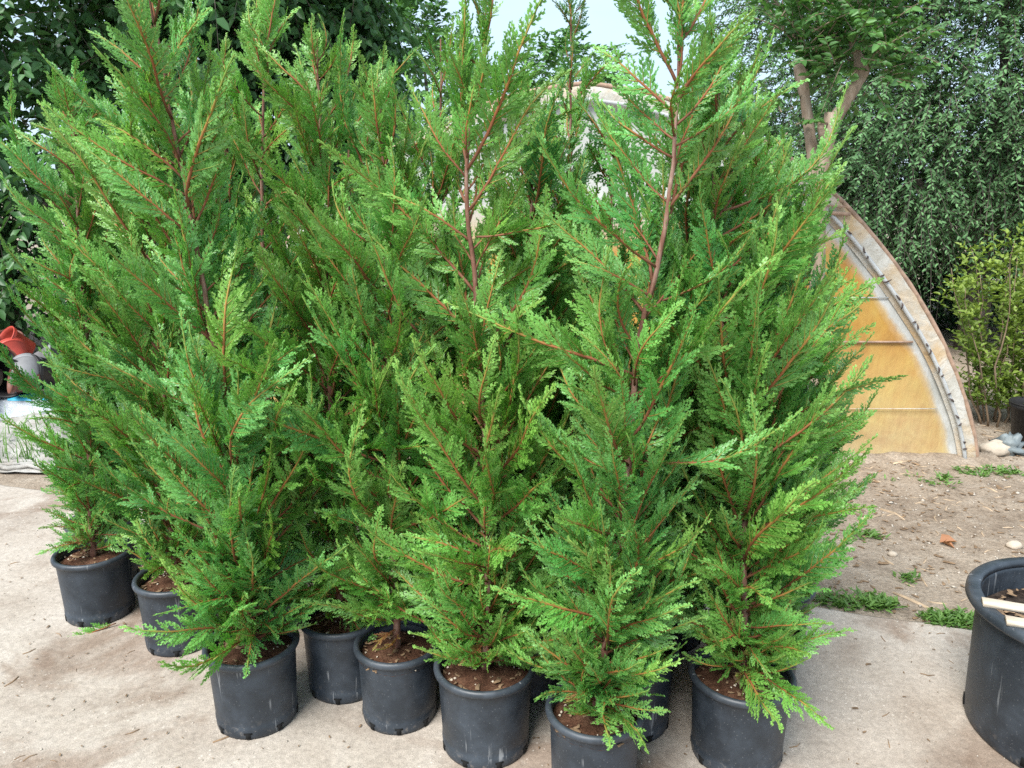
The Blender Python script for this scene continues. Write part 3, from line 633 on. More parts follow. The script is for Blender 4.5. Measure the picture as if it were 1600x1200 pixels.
def greenhouse():
    Y = 4.92; X0 = .44; z0 = ground_z(2.5, Y) - .05
    root = empty('tunnel_greenhouse', (X0, Y, z0)); tag(root, 'tunnel greenhouse of milky plastic film, its end wall stained amber', 'greenhouse')
    # half arch (x,z) read from the picture, mirrored
    pts = [(2.95, 0), (2.90, .25), (2.76, .53), (2.64, .78), (2.47, 1.03), (2.26, 1.30), (1.80, 1.76), (1.35, 2.06), (.85, 2.28), (.40, 2.40), (0, 2.43)]
    A = np.array(pts); A[:, 0] -= .24 * np.sqrt(A[:, 0] / 2.95); s = np.r_[0, np.cumsum(np.linalg.norm(np.diff(A, axis=0), axis=1))]
    H = np.stack([np.interp(np.linspace(0, s[-1], 40), s, A[:, i]) for i in range(2)], -1)
    for _ in range(5): H[1:-1] = .25 * H[:-2] + .5 * H[1:-1] + .25 * H[2:]
    arc = np.concatenate([H, (H[:-1] * [-1, 1])[::-1]]); n = len(arc)
    inw = lambda d: np.stack([arc[:, 0] * (1 - d / 2.71), np.maximum(arc[:, 1] - d * np.clip(arc[:, 1] / 1.2, 0, 1), 0)], -1)
    # end wall: concentric rings from the inner line to the centre line, wrinkled
    rings = [0, .08, .16, .26, .4, .6, .85, 1.15, 1.5, 1.9, 2.3, 2.6]
    V = []; T_ = []
    for d in rings:
        for (x, z) in inw(.115 + d):
            V.append((x, -.0 + .014 * noise.noise(Vector((x * 2.5, z * 1.1, 0))) + .006 * noise.noise(Vector((x * 9, z * 3, 2))), z)); T_.append(min(1, d * 3.6))
    F = []
    for i in range(len(rings) - 1):
        for j in range(n - 1): a = i * n + j; F.append((a, a + 1, a + n + 1, a + n))
    link('end_film', mesh_np('end_film', V, np.array(F), True, T_), M['film_end'], root)
    # pale overlapping margin, folded round the hoop
    V = []; F = []
    for d, yo in ((0, .03), (0, -.012), (.02, -.030), (.06, -.036), (.10, -.030), (.135, -.012)):
        for j, (x, z) in enumerate(inw(d)): V.append((x, yo + .010 * noise.noise(Vector((j * 1.7, d * 30, 0))), z))
    for i in range(5):
        for j in range(n - 1): a = i * n + j; F.append((a, a + n, a + n + 1, a + 1))
    link('edge_film', mesh_np('edge_film', V, np.array(F), True), M['film_edge'], root)
    # lath along the inner line with knots, hoop pipe at the rim
    for nm, d, r_, mt, yo in (('lath', .105, .013, 'film', -.045), ('hoop', .012, .016, 'oldwood', -.022)):
        q = inw(d); mb = MB(); mb.tube(np.c_[q[:, 0], np.full(n, yo) + [.006 * noise.noise(Vector((j * 1.1, d, 0))) for j in range(n)], q[:, 1]], r_, 6); link(nm, mb.mesh(nm), M[mt], root)
    q = inw(.105); rng = random.Random(3)
    for j in range(1, 36):
        c = q[j] * .5 + q[j + 1] * .5 if j % 2 else q[j]
        if c[0] < .6: continue
        mb = MB(); t = rng.uniform(-.5, 1.0); l = rng.uniform(.012, .034)
        mb.tube([(-l * .4, -.01, -.01), (0, -.018, 0), (l * .5, -.014, l * .3 * t), (l, -.004, l * .6 * t)], [.002, .006, .005, .002], 5)
        link('tie_knot', mb.mesh('tie_knot'), M['tie'], root, (c[0], -.048, c[1]), (rng.uniform(-.4, .4), rng.uniform(-2.6, 2.2), 0))
    # seams and crossbar
    zof = lambda py: on_plane(1400, py, Y).z - z0
    for nm, py, r_, mt in (('crossbar', 536, .008, 'oldwood'), ('seam', 467, .004, 'film'), ('seam', 640, .0035, 'film_edge')):
        z = zof(py); hw = float(np.interp(z, H[:, 1], H[:, 0])) - .21
        mb = MB(); mb.tube([(x, -.012 + .003 * math.sin(x * 3), z + .010 * math.sin(x * .9)) for x in np.linspace(-hw, hw, 24)], r_, 6); link(nm, mb.mesh(nm), M[mt], root)
    for (px, py, w, hh, m_) in ((1288, 333, .20, .022, 'oldwood'), (1302, 322, .11, .012, 'oldwood')):
        p = on_plane(px, py, Y - .03); mb = MB(); mb.box((0, 0, 0), (w, .018, hh)); link('board', mb.mesh('board', False), M[m_], root, (p.x - X0 + w / 2 - .05, -.055, p.z - z0), (0, .06, 0))
    # roof film running back, sagging between hoops
    V = []; F = []; ny = 28; Ln = 11.0
    for i in range(ny):
        y = .03 + Ln * i / (ny - 1); sag = .012 * (1 - math.cos(2 * math.pi * i / 4))
        for j, (x, z) in enumerate(arc): k = 1 - sag * .8; V.append((x * k, y, z * k + .008 * noise.noise(Vector((x * 2, y * 2, 0)))))
    for i in range(ny - 1):
        for j in range(n - 1): a = i * n + j; F.append((a, a + 1, a + n + 1, a + n))
    link('roof_film', mesh_np('roof_film', V, np.array(F), True), M['film'], root)
    mb = MB(); mb.box((2.62, -.04, .02), (.7, .05, .07)); mb.box((1.9, -.03, .015), (.9, .04, .05))
    # earth banked on the film hem
    V = []; F = []; xs = np.linspace(-2.65, 2.80, 80)
    for x in xs:
        k = .8 + .4 * noise.noise(Vector((x * 4, 0, 0)))
        for (yy, z) in ((.06, .03), (.02, .10 * k), (-.05, .085 * k), (-.13, .05 * k), (-.22, .0)): V.append((x, yy + .02 * noise.noise(Vector((x * 7, yy * 9, 0))), z + .012 * noise.noise(Vector((x * 12, yy * 20, 4)))))
    for i in range(len(xs) - 1):
        for j in range(4): a = i * 5 + j; F.append((a, a + 1, a + 6, a + 5))
    link('earth_bank', mesh_np('earth_bank', V, np.array(F), True), M['dirt'], root)
greenhouse()

# ------------------------------------------------------------------ broadleaf trees and shrubs
def m_leaf(name, a, b, tr=.25, rough=.5):
    m = Mat(name); t = m.attr(); c = m.ramp(t, [(0, a), (.7, b), (1, tuple(x * 1.25 for x in b))]); m.col(c); m.set(rough, .4)
    m.translucent(m.mix(1.0, c, (1.15, 1.2, .5), 'MULTIPLY'), tr); return m.m
M['lf_elm'] = m_leaf('elm_leaf', (.066, .155, .064), (.140, .280, .115), .25, .75); M['lf_fig'] = m_leaf('broad_leaf', (.034, .095, .034), (.078, .180, .062), .25, .38)
M['lf_myr'] = m_leaf('myrtle_leaf', (.052, .140, .036), (.110, .250, .070), .28, .4); M['lf_prv'] = m_leaf('privet_leaf', (.110, .190, .034), (.260, .350, .066), .3)
M['lf_dark'] = m_leaf('dark_leaf', (.026, .070, .028), (.058, .130, .050)); M['lf_weed'] = m_leaf('weed_leaf', (.07, .16, .035), (.14, .27, .06), .3)
def leaves_mesh(name, P, D, N, L_, Wd, tone, fold=.25, curl=.15):
    """one folded pointed leaf (two quads) per row"""
    D = unit(D); S = unit(np.cross(N, D)); U = np.cross(D, S); L_ = L_[:, None]; Wd = Wd[:, None]
    b = P; tip = P + D * L_ - U * L_ * curl
    def w(f, k): return P + D * L_ * f + U * (Wd * fold * abs(k)) - U * L_ * curl * f * f + S * Wd * k * .5
    V = np.stack([b, w(.28, 1), w(.66, .78), tip, w(.66, -.78), w(.28, -1)], 1).reshape(-1, 3)
    i = np.arange(len(P))[:, None] * 6
    F = np.concatenate([i + np.array([[0, 1, 2, 3]]), i + np.array([[0, 3, 4, 5]])])
    return mesh_np(name, V, F, False, np.repeat(tone, 6))
def crown(seed, blobs, nshoot, slen, nleaf, lsize, lasp, droop, spread_up=.2, shell=.5, twigs=True, tw_mat=None, hang=0.0):
    rng = np.random.default_rng(seed); vol = np.array([b[1][0] * b[1][1] * b[1][2] for b in blobs]) ** .75; pr = vol / vol.sum()
    bi = rng.choice(len(blobs), nshoot, p=pr); C = np.array([b[0] for b in blobs])[bi]; RR = np.array([b[1] for b in blobs])[bi]
    d = unit(rng.normal(0, 1, (nshoot, 3))); q = shell + (1 - shell) * rng.random(nshoot) ** .6
    O = C + d * RR * q[:, None]
    dirs = unit(d + rng.normal(0, .45, (nshoot, 3)) + np.array([0, 0, spread_up])); Ls = slen * rng.uniform(.55, 1.35, nshoot)
    u = (np.arange(nleaf) + .7) / nleaf
    drop = droop * rng.uniform(.5, 1.4, nshoot)
    P = O[:, None] + dirs[:, None] * (Ls[:, None] * u)[..., None]; P[..., 2] -= (drop * Ls)[:, None] * u ** 2
    tan = dirs[:, None] * np.ones((1, nleaf, 1)); tan[..., 2] -= (2 * drop)[:, None] * u; tan = unit(tan)
    sid = unit(np.cross(tan, np.array([0, 0, 1.]) + .01)); sg = np.where(np.arange(nleaf) % 2 == 0, 1., -1.)[None, :, None]
    ld = unit(tan * .55 + sid * sg * .8 + rng.normal(0, .25, P.shape) + np.array([0, 0, -hang])); nn = unit(np.array([0, 0, 1.]) + .55 * rng.normal(0, 1, P.shape) + .3 * d[:, None])
    ll = lsize * rng.uniform(.65, 1.25, P.shape[:2]) * (1 - .35 * u[None] ** 3)
    tone = np.clip(rng.normal(.45, .2, nshoot)[:, None] + .3 * u[None] ** 2 + rng.normal(0, .1, P.shape[:2]), 0, 1)
    me = leaves_mesh('crown', P.reshape(-1, 3), ld.reshape(-1, 3), nn.reshape(-1, 3), ll.ravel(), ll.ravel() * lasp, tone.ravel())
    tw = None
    if twigs:
        # three-sided twigs as thin prisms
        k = 5; uu = np.linspace(0, 1, k); Q = O[:, None] + dirs[:, None] * (Ls[:, None] * uu)[..., None]; Q[..., 2] -= (drop * Ls)[:, None] * uu ** 2
        A = unit(np.cross(dirs, rng.normal(0, 1, dirs.shape))); B = np.cross(dirs, A); r = (.004 + .002 * rng.random(nshoot))[:, None] * (1 - .75 * uu)[None]
        ring = [Q + r[..., None] * (math.cos(t) * A + math.sin(t) * B)[:, None] for t in (0, 2.09, 4.19)]
        V = np.stack(ring, 2).reshape(-1, 3); base = np.arange(nshoot)[:, None, None, None] * (k * 3); F = []
        i = np.arange(k - 1)[None, :, None, None] * 3; j = np.arange(3)[None, None, :, None]; jn = (j + 1) % 3
        F = np.concatenate([base + i + j, base + i + jn, base + i + 3 + jn, base + i + 3 + j], -1).reshape(-1, 4)
        tw = mesh_np('twigs', V, F, True)
    return me, tw
def tree(name, base, label, cat, mleaf, mbark, trunk_pts, trunk_r, limbs, blobs, seed, group=None, **k):
    z0 = ground_z(*base); root = empty(name, (base[0], base[1], z0)); tag(root, label, cat, group)
    mb = MB(); P = np.array(trunk_pts, float); mb.tube(P, np.linspace(trunk_r, trunk_r * .55, len(P)), 12); link('trunk', mb.mesh('trunk'), M[mbark], root)
    for pts, r in limbs:
        mb = MB(); mb.tube(np.array(pts, float), np.linspace(r, r * .35, len(pts)), 8); link('limb', mb.mesh('limb'), M[mbark], root)
    me, tw = crown(seed, blobs, **k); cr = link('crown', me, M[mleaf], root)
    if tw: tag(link('twigs', tw, M[mbark], cr), kind='stuff')
    return root
def limb_to(p0, p1, seed, n=6, w=.12):
    p0 = np.array(p0, float); p1 = np.array(p1, float); t = np.linspace(0, 1, n)[:, None]; P = p0 + (p1 - p0) * t
    rng = np.random.default_rng(seed); P[1:-1] += rng.normal(0, w, (n - 2, 3)) * np.linalg.norm(p1 - p0) * .3; return P
def loc(px, py, Y, base): w = on_plane(px, py, Y); return (w.x - base[0], w.y - base[1], w.z)

# right: elms with hanging shoots
EB = [((5.2, 8.6), [((-.2, -.2, 3.1), (1.7, 1.2, 1.9)), ((-1.1, 0, 1.95), (1.05, .9, 1.0)), ((.6, -.7, 2.1), (1.2, .8, 1.3)), ((-.3, -.4, 4.6), (1.5, 1.2, 1.1)), ((.9, -.5, 3.6), (1.2, 1, 1.5))], 'big drooping dark green elm behind the yellow-green shrub', 61, 3600),
      ((3.9, 10.2), [((0, 0, 3.0), (1.6, 1.2, 1.8)), ((-.6, -.3, 1.8), (1.3, 1, .9)), ((.2, 0, 4.7), (1.4, 1.2, 1.2))], 'dark green elm growing behind the pruned crepe myrtle', 62, 2400),
      ((8.0, 9.2), [((0, 0, 3.2), (1.9, 1.4, 2.0)), ((-.5, -.5, 1.8), (1.6, 1.2, 1.2)), ((.1, 0, 5.0), (1.6, 1.3, 1.2))], 'dark green elm further along the hedge beyond the drooping one', 63, 1800)]
for b_, bl, lab, sd_, ns in EB:
    tree('elm_tree', b_, lab, 'tree', 'lf_elm', 'grey_bark', [(0, 0, -.1), (.03, 0, .6), (-.05, .02, 1.3), (0, 0, 2.4)], .16,
         [(limb_to((0, 0, 1.2 + .2 * i), np.array(c) * [.9, .9, 1], sd_ + i), .07) for i, (c, r) in enumerate(bl)], bl, sd_, 'elms behind the nursery',
         nshoot=int(ns*1.7), slen=.50, nleaf=16, lsize=.060, lasp=.42, droop=.42, spread_up=.02, shell=.32, hang=.20)
# left: broad-leaved trees, dense and dark
LB = [((-5.6, 8.4), [((0, -.2, 2.6), (1.9, 1.2, 1.7)), ((-1.0, -.6, 1.3), (1.5, .9, 1.0)), ((.5, -.4, 4.0), (1.8, 1.2, 1.3)), ((1.2, -.4, 1.4), (1.3, .8, 1.1))], 'dark broad-leaved tree behind the heap of plastic pots', 71, 900, [((-2.5, 3.4), .07)]),
      ((-3.1, 9.0), [((0, 0, 2.6), (1.8, 1.2, 1.7)), ((.2, -.3, 4.2), (1.7, 1.2, 1.3)), ((0, -.4, 1.2), (1.7, .8, .9))], 'dark broad-leaved tree behind the slim outermost cypress', 72, 900, []),
      ((-2.1, 9.4), [((-.4, 0, 2.7), (1.2, 1.0, 1.5)), ((-.3, 0, 3.8), (.85, .9, .9)), ((.2, -.2, 1.4), (1.2, .8, 1.0))], 'broad-leaved tree whose crown stops where the open sky begins', 73, 700, [])]
for b_, bl, lab, sd_, ns, _ in LB:
    tree('broadleaf_tree', b_, lab, 'tree', 'lf_fig', 'grey_bark', [(0, 0, -.1), (.05, 0, .7), (-.06, .02, 1.6), (.05, 0, 2.8)], .15,
         [(limb_to((0, 0, 1.3 + .25 * i), np.array(c) * [.95, 1, 1], sd_ + i), .07) for i, (c, r) in enumerate(bl)], bl, sd_, 'broad-leaved trees behind the cypresses',
         nshoot=int(ns*1.5), slen=.55, nleaf=13, lsize=.135, lasp=.62, droop=.5, spread_up=.1, shell=.5, hang=.3)
# a bare grey limb of the left tree shows through
# centre: light crown far behind between the cypress tops
tree('broadleaf_tree', (.75, 17.5), 'light green crown of a far tree beyond the tunnel ridge', 'tree', 'lf_myr', 'grey_bark', [(0, 0, -.1), (0, 0, 1.5), (.1, 0, 3.0)], .16,
     [(limb_to((0, 0, 2), (0, 0, 4), 5), .08)], [((0, 0, 3.6), (1.5, 1.2, 1.3)), ((.5, 0, 4.2), (1.0, 1, .8)), ((-1.2, 0, 3.2), (1.2, 1, 1.2))], 74, nshoot=700, slen=.5, nleaf=12, lsize=.13, lasp=.55, droop=.4)
tree('broadleaf_tree', (-1.6, 15.0), 'far tree with a thin airy crown seen past the broad-leaved one', 'tree', 'lf_myr', 'grey_bark', [(0, 0, -.1), (0, 0, 1.5), (.1, 0, 3.0)], .14,
     [(limb_to((0, 0, 2), (0, 0, 4), 6), .07)], [((-.1, 0, 3.6), (1.0, 1.0, 1.4)), ((-.3, 0, 4.6), (.7, .8, .7))], 75, nshoot=420, slen=.5, nleaf=12, lsize=.12, lasp=.55, droop=.4)
# low dark hedge that closes the view far behind, as separate bushes
for i, (x, y, h_) in enumerate([(-8.2, 9.5, 2.2), (-7.2, 7.6, 1.6), (-.2, 18.6, 2.3), (-4.4, 11.5, 2.6), (6.0, 11.6, 3.4), (8.6, 11.8, 3.4), (11.2, 11.5, 3.2), (4.6, 13.5, 3.2), (-10.5, 11, 3), (5.0, 10.3, 2.2), (7.0, 10.8, 2.4)]):
    tree('bush', (x, y), ['dark bush beside the heap of pots at the tarp side', 'low dark bush in front of the broad-leaved trees', 'dark bush beyond the far end of the tunnel', 'dark bush filling the gap between two broad-leaved trees',
         'dark bush under the elms', 'dark bush beyond the elms', 'last dark bush of the hedge beyond the elms', 'dark bush between the elms and the tunnel', 'outermost dark bush of the hedge on the tarp side', 'low dark bush at the foot of the drooping elm', 'low dark bush between the trunks of two elms'][i], 'bush', 'lf_dark', 'grey_bark',
         [(0, 0, -.1), (.02, 0, .4), (0, 0, h_ * .6)], .05, [], [((0, 0, h_ * .5), (1.6, .8, h_ * .5)), ((.5, -.3, h_ * .35), (1.1, .6, h_ * .38))], 90 + i, 'dark bushes at the back',
         nshoot=520, slen=.42, nleaf=14, lsize=.095, lasp=.55, droop=.3, shell=.4)
# crepe myrtle with pruned knuckles
def myrtle():
    Y = 4.45; b0 = on_plane(1272, 700, Y); base = (b0.x, Y); z0 = ground_z(*base)
    root = empty('crepe_myrtle', (*base, z0)); tag(root, 'crepe myrtle with knobbly pale pruned trunks and leafy top', 'tree')
    q = lambda px, py, dy=0: (lambda w: (w.x - base[0], dy, w.z - z0))(on_plane(px, py, Y + dy))
    def stem(pts, rs, nm):
        A = np.array(pts); s = np.r_[0, np.cumsum(np.linalg.norm(np.diff(A, axis=0), axis=1))]; n = 40; u = np.linspace(0, s[-1], n); rs = [v * .78 for v in rs]
        P = np.stack([np.interp(u, s, A[:, i]) for i in range(3)], -1)
        for _ in range(2): P[1:-1] = .25 * P[:-2] + .5 * P[1:-1] + .25 * P[2:]
        r = np.interp(u, s, rs) * (1 + .12 * np.array([noise.noise(Vector((i * .7, len(nm), rs[0] * 99))) for i in range(n)]))
        mb = MB(); mb.tube(P, r, 12); return link(nm, mb.mesh(nm), M['myrtle_bark'], root)
    stem([(0, 0, -.08), q(1275, 520), q(1279, 340), q(1290, 235), q(1298, 195), q(1303, 178)], [.075, .062, .050, .048, .052, .066], 'trunk')
    stem([q(1301, 190), q(1322, 160, .0), q(1342, 125, .02), q(1347, 112, .02), q(1340, 85, .03), q(1331, 62, .04)], [.050, .042, .040, .054, .028, .024], 'limb')
    stem([q(1279, 330), q(1268, 230, .1), q(1258, 155, .14), q(1252, 118, .15), q(1246, 100, .15)], [.048, .040, .036, .046, .03], 'limb')
    stem([q(1290, 230), q(1283, 200, -.02), q(1286, 190, -.02)], [.03, .028, .034], 'limb')
    cw = [(q(1335, 40, .04), (.26, .25, .30)), (q(1300, -20, .05), (.34, .3, .30)), (q(1262, 70, .15), (.20, .22, .22)), (q(1360, 110, .03), (.22, .2, .16)), (q(1245, 95, .15), (.13, .16, .16)), (q(1310, 90, .1), (.2, .2, .2)), (q(1370, 20, .05), (.26, .24, .30)), (q(1235, 190, .15), (.10, .1, .10))]
    me, tw = crown(82, cw, 220, .24, 13, .062, .52, .15, .75, .25, hang=.1)
    cr = link('crown', me, M['lf_myr'], root); tag(link('twigs', tw, M['myrtle_bark'], cr), kind='stuff')
    # tall shoots that stand up against the sky
    me, tw = crown(83, [(q(1245, 60, .15), (.05, .05, .05)), (q(1225, 45, .15), (.03, .03, .03))], 9, .42, 18, .055, .5, .05, 3.0, .2)
    cr = link('shoots', me, M['lf_myr'], root); tag(link('twigs', tw, M['myrtle_bark'], cr), kind='stuff')
myrtle()
# yellow-green privet shrub: many upright stems
def privet(base, h, nst, label, seed, wid=.55):
    rng = np.random.default_rng(seed); z0 = ground_z(*base); root = empty('privet_shrub', (*base, z0)); tag(root, label, 'shrub', 'yellow-green shrubs by the tunnel')
    P, D, N, LL, TT = [], [], [], [], []
    for i in range(nst):
        a = rng.uniform(0, 6.28); r = wid * math.sqrt(rng.random()); hh = h * rng.uniform(.6, 1.1); n = 12; t = np.linspace(0, 1, n)
        foot = np.array([.35 * r * math.cos(a), .35 * r * math.sin(a), -.03]); top = np.array([r * math.cos(a), r * math.sin(a), hh])
        Q = foot + (top - foot) * t[:, None]; Q[1:, :2] += np.cumsum(rng.normal(0, .018, (n - 1, 2)), axis=0)
        mb = MB(); mb.tube(Q, np.linspace(.009, .002, n), 5); link('stem', mb.mesh('stem'), M['straw_stem'], root)
        for s_ in range(int(24 * hh)):
            u = rng.uniform(.10, 1.0); o = np.array([np.interp(u, t, Q[:, k]) for k in range(3)]); az = rng.uniform(0, 6.28); e = rng.uniform(.3, 1.1); l = rng.uniform(.10, .26) * (1.15 - .4 * u)
            d = np.array([math.cos(az) * math.cos(e), math.sin(az) * math.cos(e), math.sin(e)])
            for k in range(9):
                f = (k + 1) / 9; ang = k * 1.57 + az; sv = np.array([math.cos(ang), math.sin(ang), .25])
                P.append(o + d * l * f); D.append(d * .6 + sv * .8 + rng.normal(0, .15, 3)); N.append(np.array([0, 0, 1]) + rng.normal(0, .4, 3)); LL.append(rng.uniform(.032, .058)); TT.append(np.clip(.15 + .5 * u * f + rng.normal(.12, .15), 0, 1))
    me = leaves_mesh('foliage', np.array(P), np.array(D), np.array(N), np.array(LL), np.array(LL) * .5, np.array(TT)); link('foliage', me, M['lf_prv'], root)
M['straw_stem'] = m_plain('shrub_stem', (.24, .17, .11), .8, .3, 30)
privet((3.8, 5.7), 1.38, 26, 'tall yellow-green shrub of thin upright stems next to the tunnel', 101, .52)
privet((4.65, 6.1), 1.55, 18, 'yellow-green shrub further from the tunnel beyond the first one', 102, .5)
privet((4.3, 5.35), .8, 12, 'low yellow-green shrub in front of the tall one', 103, .32)

# ------------------------------------------------------------------ left: heap of pots, film bundle, tarp
M['red'] = m_plain('red_pot', (.42, .055, .035), .5, .25, 9); M['terra'] = m_plain('brown_pot', (.16, .06, .04), .55, .3, 9)
M['blk'] = m_plain('black_pot', (.022, .020, .020), .5, .3, 9); M['gry'] = m_plain('grey_pot', (.20, .20, .205), .55, .2, 9); M['tan'] = m_plain('tan_pot', (.22, .17, .13), .6, .25, 9)
def small_pot(D, h):
    b = MB(); R1 = D / 2; R0 = R1 * .72
    b.lathe([(.006, .003), (R0 - .006, .003), (R0, .006), (R1 - .012, h - .03), (R1 - .004, h - .03), (R1, h - .026), (R1, h), (R1 - .004, h + .001), (R1 - .010, h - .004), (R1 - .016, h - .03), (R0 - .004, .010), (.006, .010)], 32)
    body = b.mesh('nursery_pot'); r = MB(); r.lathe([(R1 - .006, h - .006), (R1 + .003, h - .004), (R1 + .004, h + .003), (R1 - .004, h + .005)], 32, closed=True)
    hm = MB(); hm.tube([(0, 0, 0), (0, 0, -.004)], [.009, .009], 10)
    return body, r.mesh('rim'), hm.mesh('drain_hole', False), R0
SP = {k: small_pot(*k) for k in ((.24, .22), (.30, .27), (.20, .18))}
heap = [  # px, py, Y, size, material, tilt x, tilt z, label
    (4, 568, 6.1, (.24, .22), 'terra', 1.35, .5, 'brown nursery pot on its side at the back of the pot heap'),
    (-4, 592, 5.75, (.24, .22), 'tan', 1.2, -.6, 'tan ribbed nursery pot at the outer end of the pot heap'),
    (22, 585, 5.9, (.30, .27), 'blk', 1.45, .35, 'black nursery pot lying with its open mouth outward in the heap'),
    (30, 570, 6.2, (.24, .22), 'red', -1.1, .9, 'bright red nursery pot lying tilted on the heap'),
    (46, 549, 6.5, (.24, .22), 'red', .9, -.8, 'red nursery pot at the top of the heap'),
    (36, 597, 5.6, (.24, .22), 'gry', -1.25, .4, 'grey upturned nursery pot with drain holes showing'),
    (62, 567, 6.2, (.24, .22), 'gry', 1.2, 1.4, 'grey nursery pot lying behind the slim outermost cypress'),
    (60, 598, 5.7, (.20, .18), 'terra', 1.3, -.9, 'small reddish-brown nursery pot under the grey ones'),
    (18, 552, 6.5, (.20, .18), 'terra', .4, .2, 'small dark red nursery pot at the back of the heap'),
    (-30, 575, 6.0, (.30, .27), 'blk', 1.2, .9, 'black nursery pot at the outermost end of the heap'),
    (-40, 610, 5.6, (.24, .22), 'red', 1.3, .2, 'red nursery pot low at the outer end of the heap'),
    (90, 585, 6.0, (.30, .27), 'blk', 1.3, -.4, 'black nursery pot hidden behind the cypress foliage')]
for px, py, Y, sz, mt, tx, tz, lab in heap:
    w = on_plane(px, py, Y); bo, rm, hl, R0 = SP[sz]
    key = (sz, mt)
    me = bo.copy(); me.materials.clear(); me.materials.append(M[mt]); m2 = rm.copy(); m2.materials.clear(); m2.materials.append(M[mt])
    root = link('nursery_pot', me, None, None, w, (tx, .2, tz)); tag(root, lab, 'pot', 'empty pots in a heap'); link('rim', m2, None, root)
    for k in range(5): link('drain_hole', hl, M['drain'], root, (R0 * .6 * math.cos(k * 1.257), R0 * .6 * math.sin(k * 1.257), .0015))
# earth mound that carries the heap
def mound(name, cx, cy, rx, ry, h, mat, seed, label=None, cat=None, kind=None, seg=40, rings=14, lump=.25, fr=3.0):
    V = [(0, 0, h)]; F = []; T3 = []
    for i in range(1, rings + 1):
        q = i / rings
        for j in range(seg):
            a = 2 * math.pi * j / seg; x, y = rx * q * math.cos(a), ry * q * math.sin(a)
            hh = h * (math.cos(q * math.pi) * .5 + .5) * (1 + lump * 2 * noise.noise(Vector((x * fr + seed, y * fr, 0)))) + lump * .25 * h * noise.noise(Vector((x * fr * 3, y * fr * 3, seed))) * (1 - q)
            V.append((x, y, hh - .03 * q))
    for j in range(seg): T3.append((0, 1 + j, 1 + (j + 1) % seg))
    for i in range(rings - 1):
        for j in range(seg): a = 1 + i * seg + j; b = 1 + i * seg + (j + 1) % seg; F.append((a, a + seg, b + seg, b))
    o = link(name, mesh_np(name, V, [np.array(F), np.array(T3)], True), M[mat], None, (cx, cy, 0)); tag(o, label, cat, None, kind); return o
mound('earth_mound', -4.35, 6.35, 1.4, .75, .40, 'dirt', 2.2, kind='structure')
def m_sheet():
    m = Mat('clear_sheet'); co = m.coord(); n = m.noise(5, 7, .65, co, .8)
    c = m.ramp(n, [(.3, (.42, .47, .52)), (.55, (.60, .65, .70)), (.75, (.80, .83, .86))])
    m.col(c); m.set(.22, .6); m.translucent(c, .25); m.bump(m.noise(10, 7, .65, m_map(m, co, (1, 3, 1), (0, 0, 0)), 1.2), .7, .03); return m.m
def m_tarp():
    m = Mat('white_tarp'); co = m.coord(); n = m.noise(4, 7, .65, co, .4)
    c = m.ramp(n, [(.3, (.24, .21, .18)), (.5, (.38, .36, .33)), (.75, (.48, .47, .45))]); m.col(c); m.set(.6, .3)
    m.bump(m.noise(9, 7, .7, co, 1.5), .8, .03); return m.m
M['sheet'] = m_sheet(); M['tarp'] = m_tarp(); M['blue'] = m_plain('blue_print', (.06, .42, .62), .4, .15, 12)
# plastic film bundle: a slumped roll
def bundle():
    c = on_ground(10, 668); n = 44; k = 26; V = []; F = []; x0, x1 = -1.9, .50
    surf = lambda t, a: (lambda r, fl: np.array([x0 + (x1 - x0) * t, r * math.cos(a) * 1.75 + .10 * (t - .5), max(.004, (r * math.sin(a) * fl + .15 * (.9 - .25 * t)))]))(
        .20 * (1 - .35 * t) * (1 + .22 * noise.noise(Vector((t * 9, math.cos(a) * 2, math.sin(a) * 2))) + .10 * noise.noise(Vector((t * 26, math.cos(a) * 5, math.sin(a) * 5)))) * (1 if t < .93 else max(.05, (1 - t) / .07)), .85)
    for i in range(n):
        for j in range(k): V.append(surf(i / (n - 1), 2 * math.pi * j / k))
    for i in range(n - 1):
        for j in range(k): F.append((i * k + j, i * k + (j + 1) % k, (i + 1) * k + (j + 1) % k, (i + 1) * k + j))
    root = link('plastic_film_bundle', mesh_np('plastic_film_bundle', V, np.array(F), True), M['sheet'], None, (c.x, c.y + .18, .0), (0, 0, -.10))
    tag(root, 'slumped bundle of clear plastic film with blue print in front of the pot heap', 'plastic film')
    # blue printed bars, lying on the film
    for t0, t1, a0, a1 in ((.78, .86, 1.7, 2.3), (.885, .925, 1.75, 2.2), (.45, .55, 1.8, 2.4)):
        V = []; F = []; nn = 8
        for i in range(nn + 1):
            for j in range(nn + 1):
                p = surf(t0 + (t1 - t0) * i / nn + .02 * j / nn, 2 * math.pi - (0) + a0 + (a1 - a0) * j / nn); q = surf(t0 + (t1 - t0) * i / nn, 0); V.append(p + np.array([0, -.002, .008]))
        for i in range(nn):
            for j in range(nn): a = i * (nn + 1) + j; F.append((a, a + 1, a + nn + 2, a + nn + 1))
        link('blue_print', mesh_np('blue_print', V, np.array(F), True), M['blue'], root)
bundle()
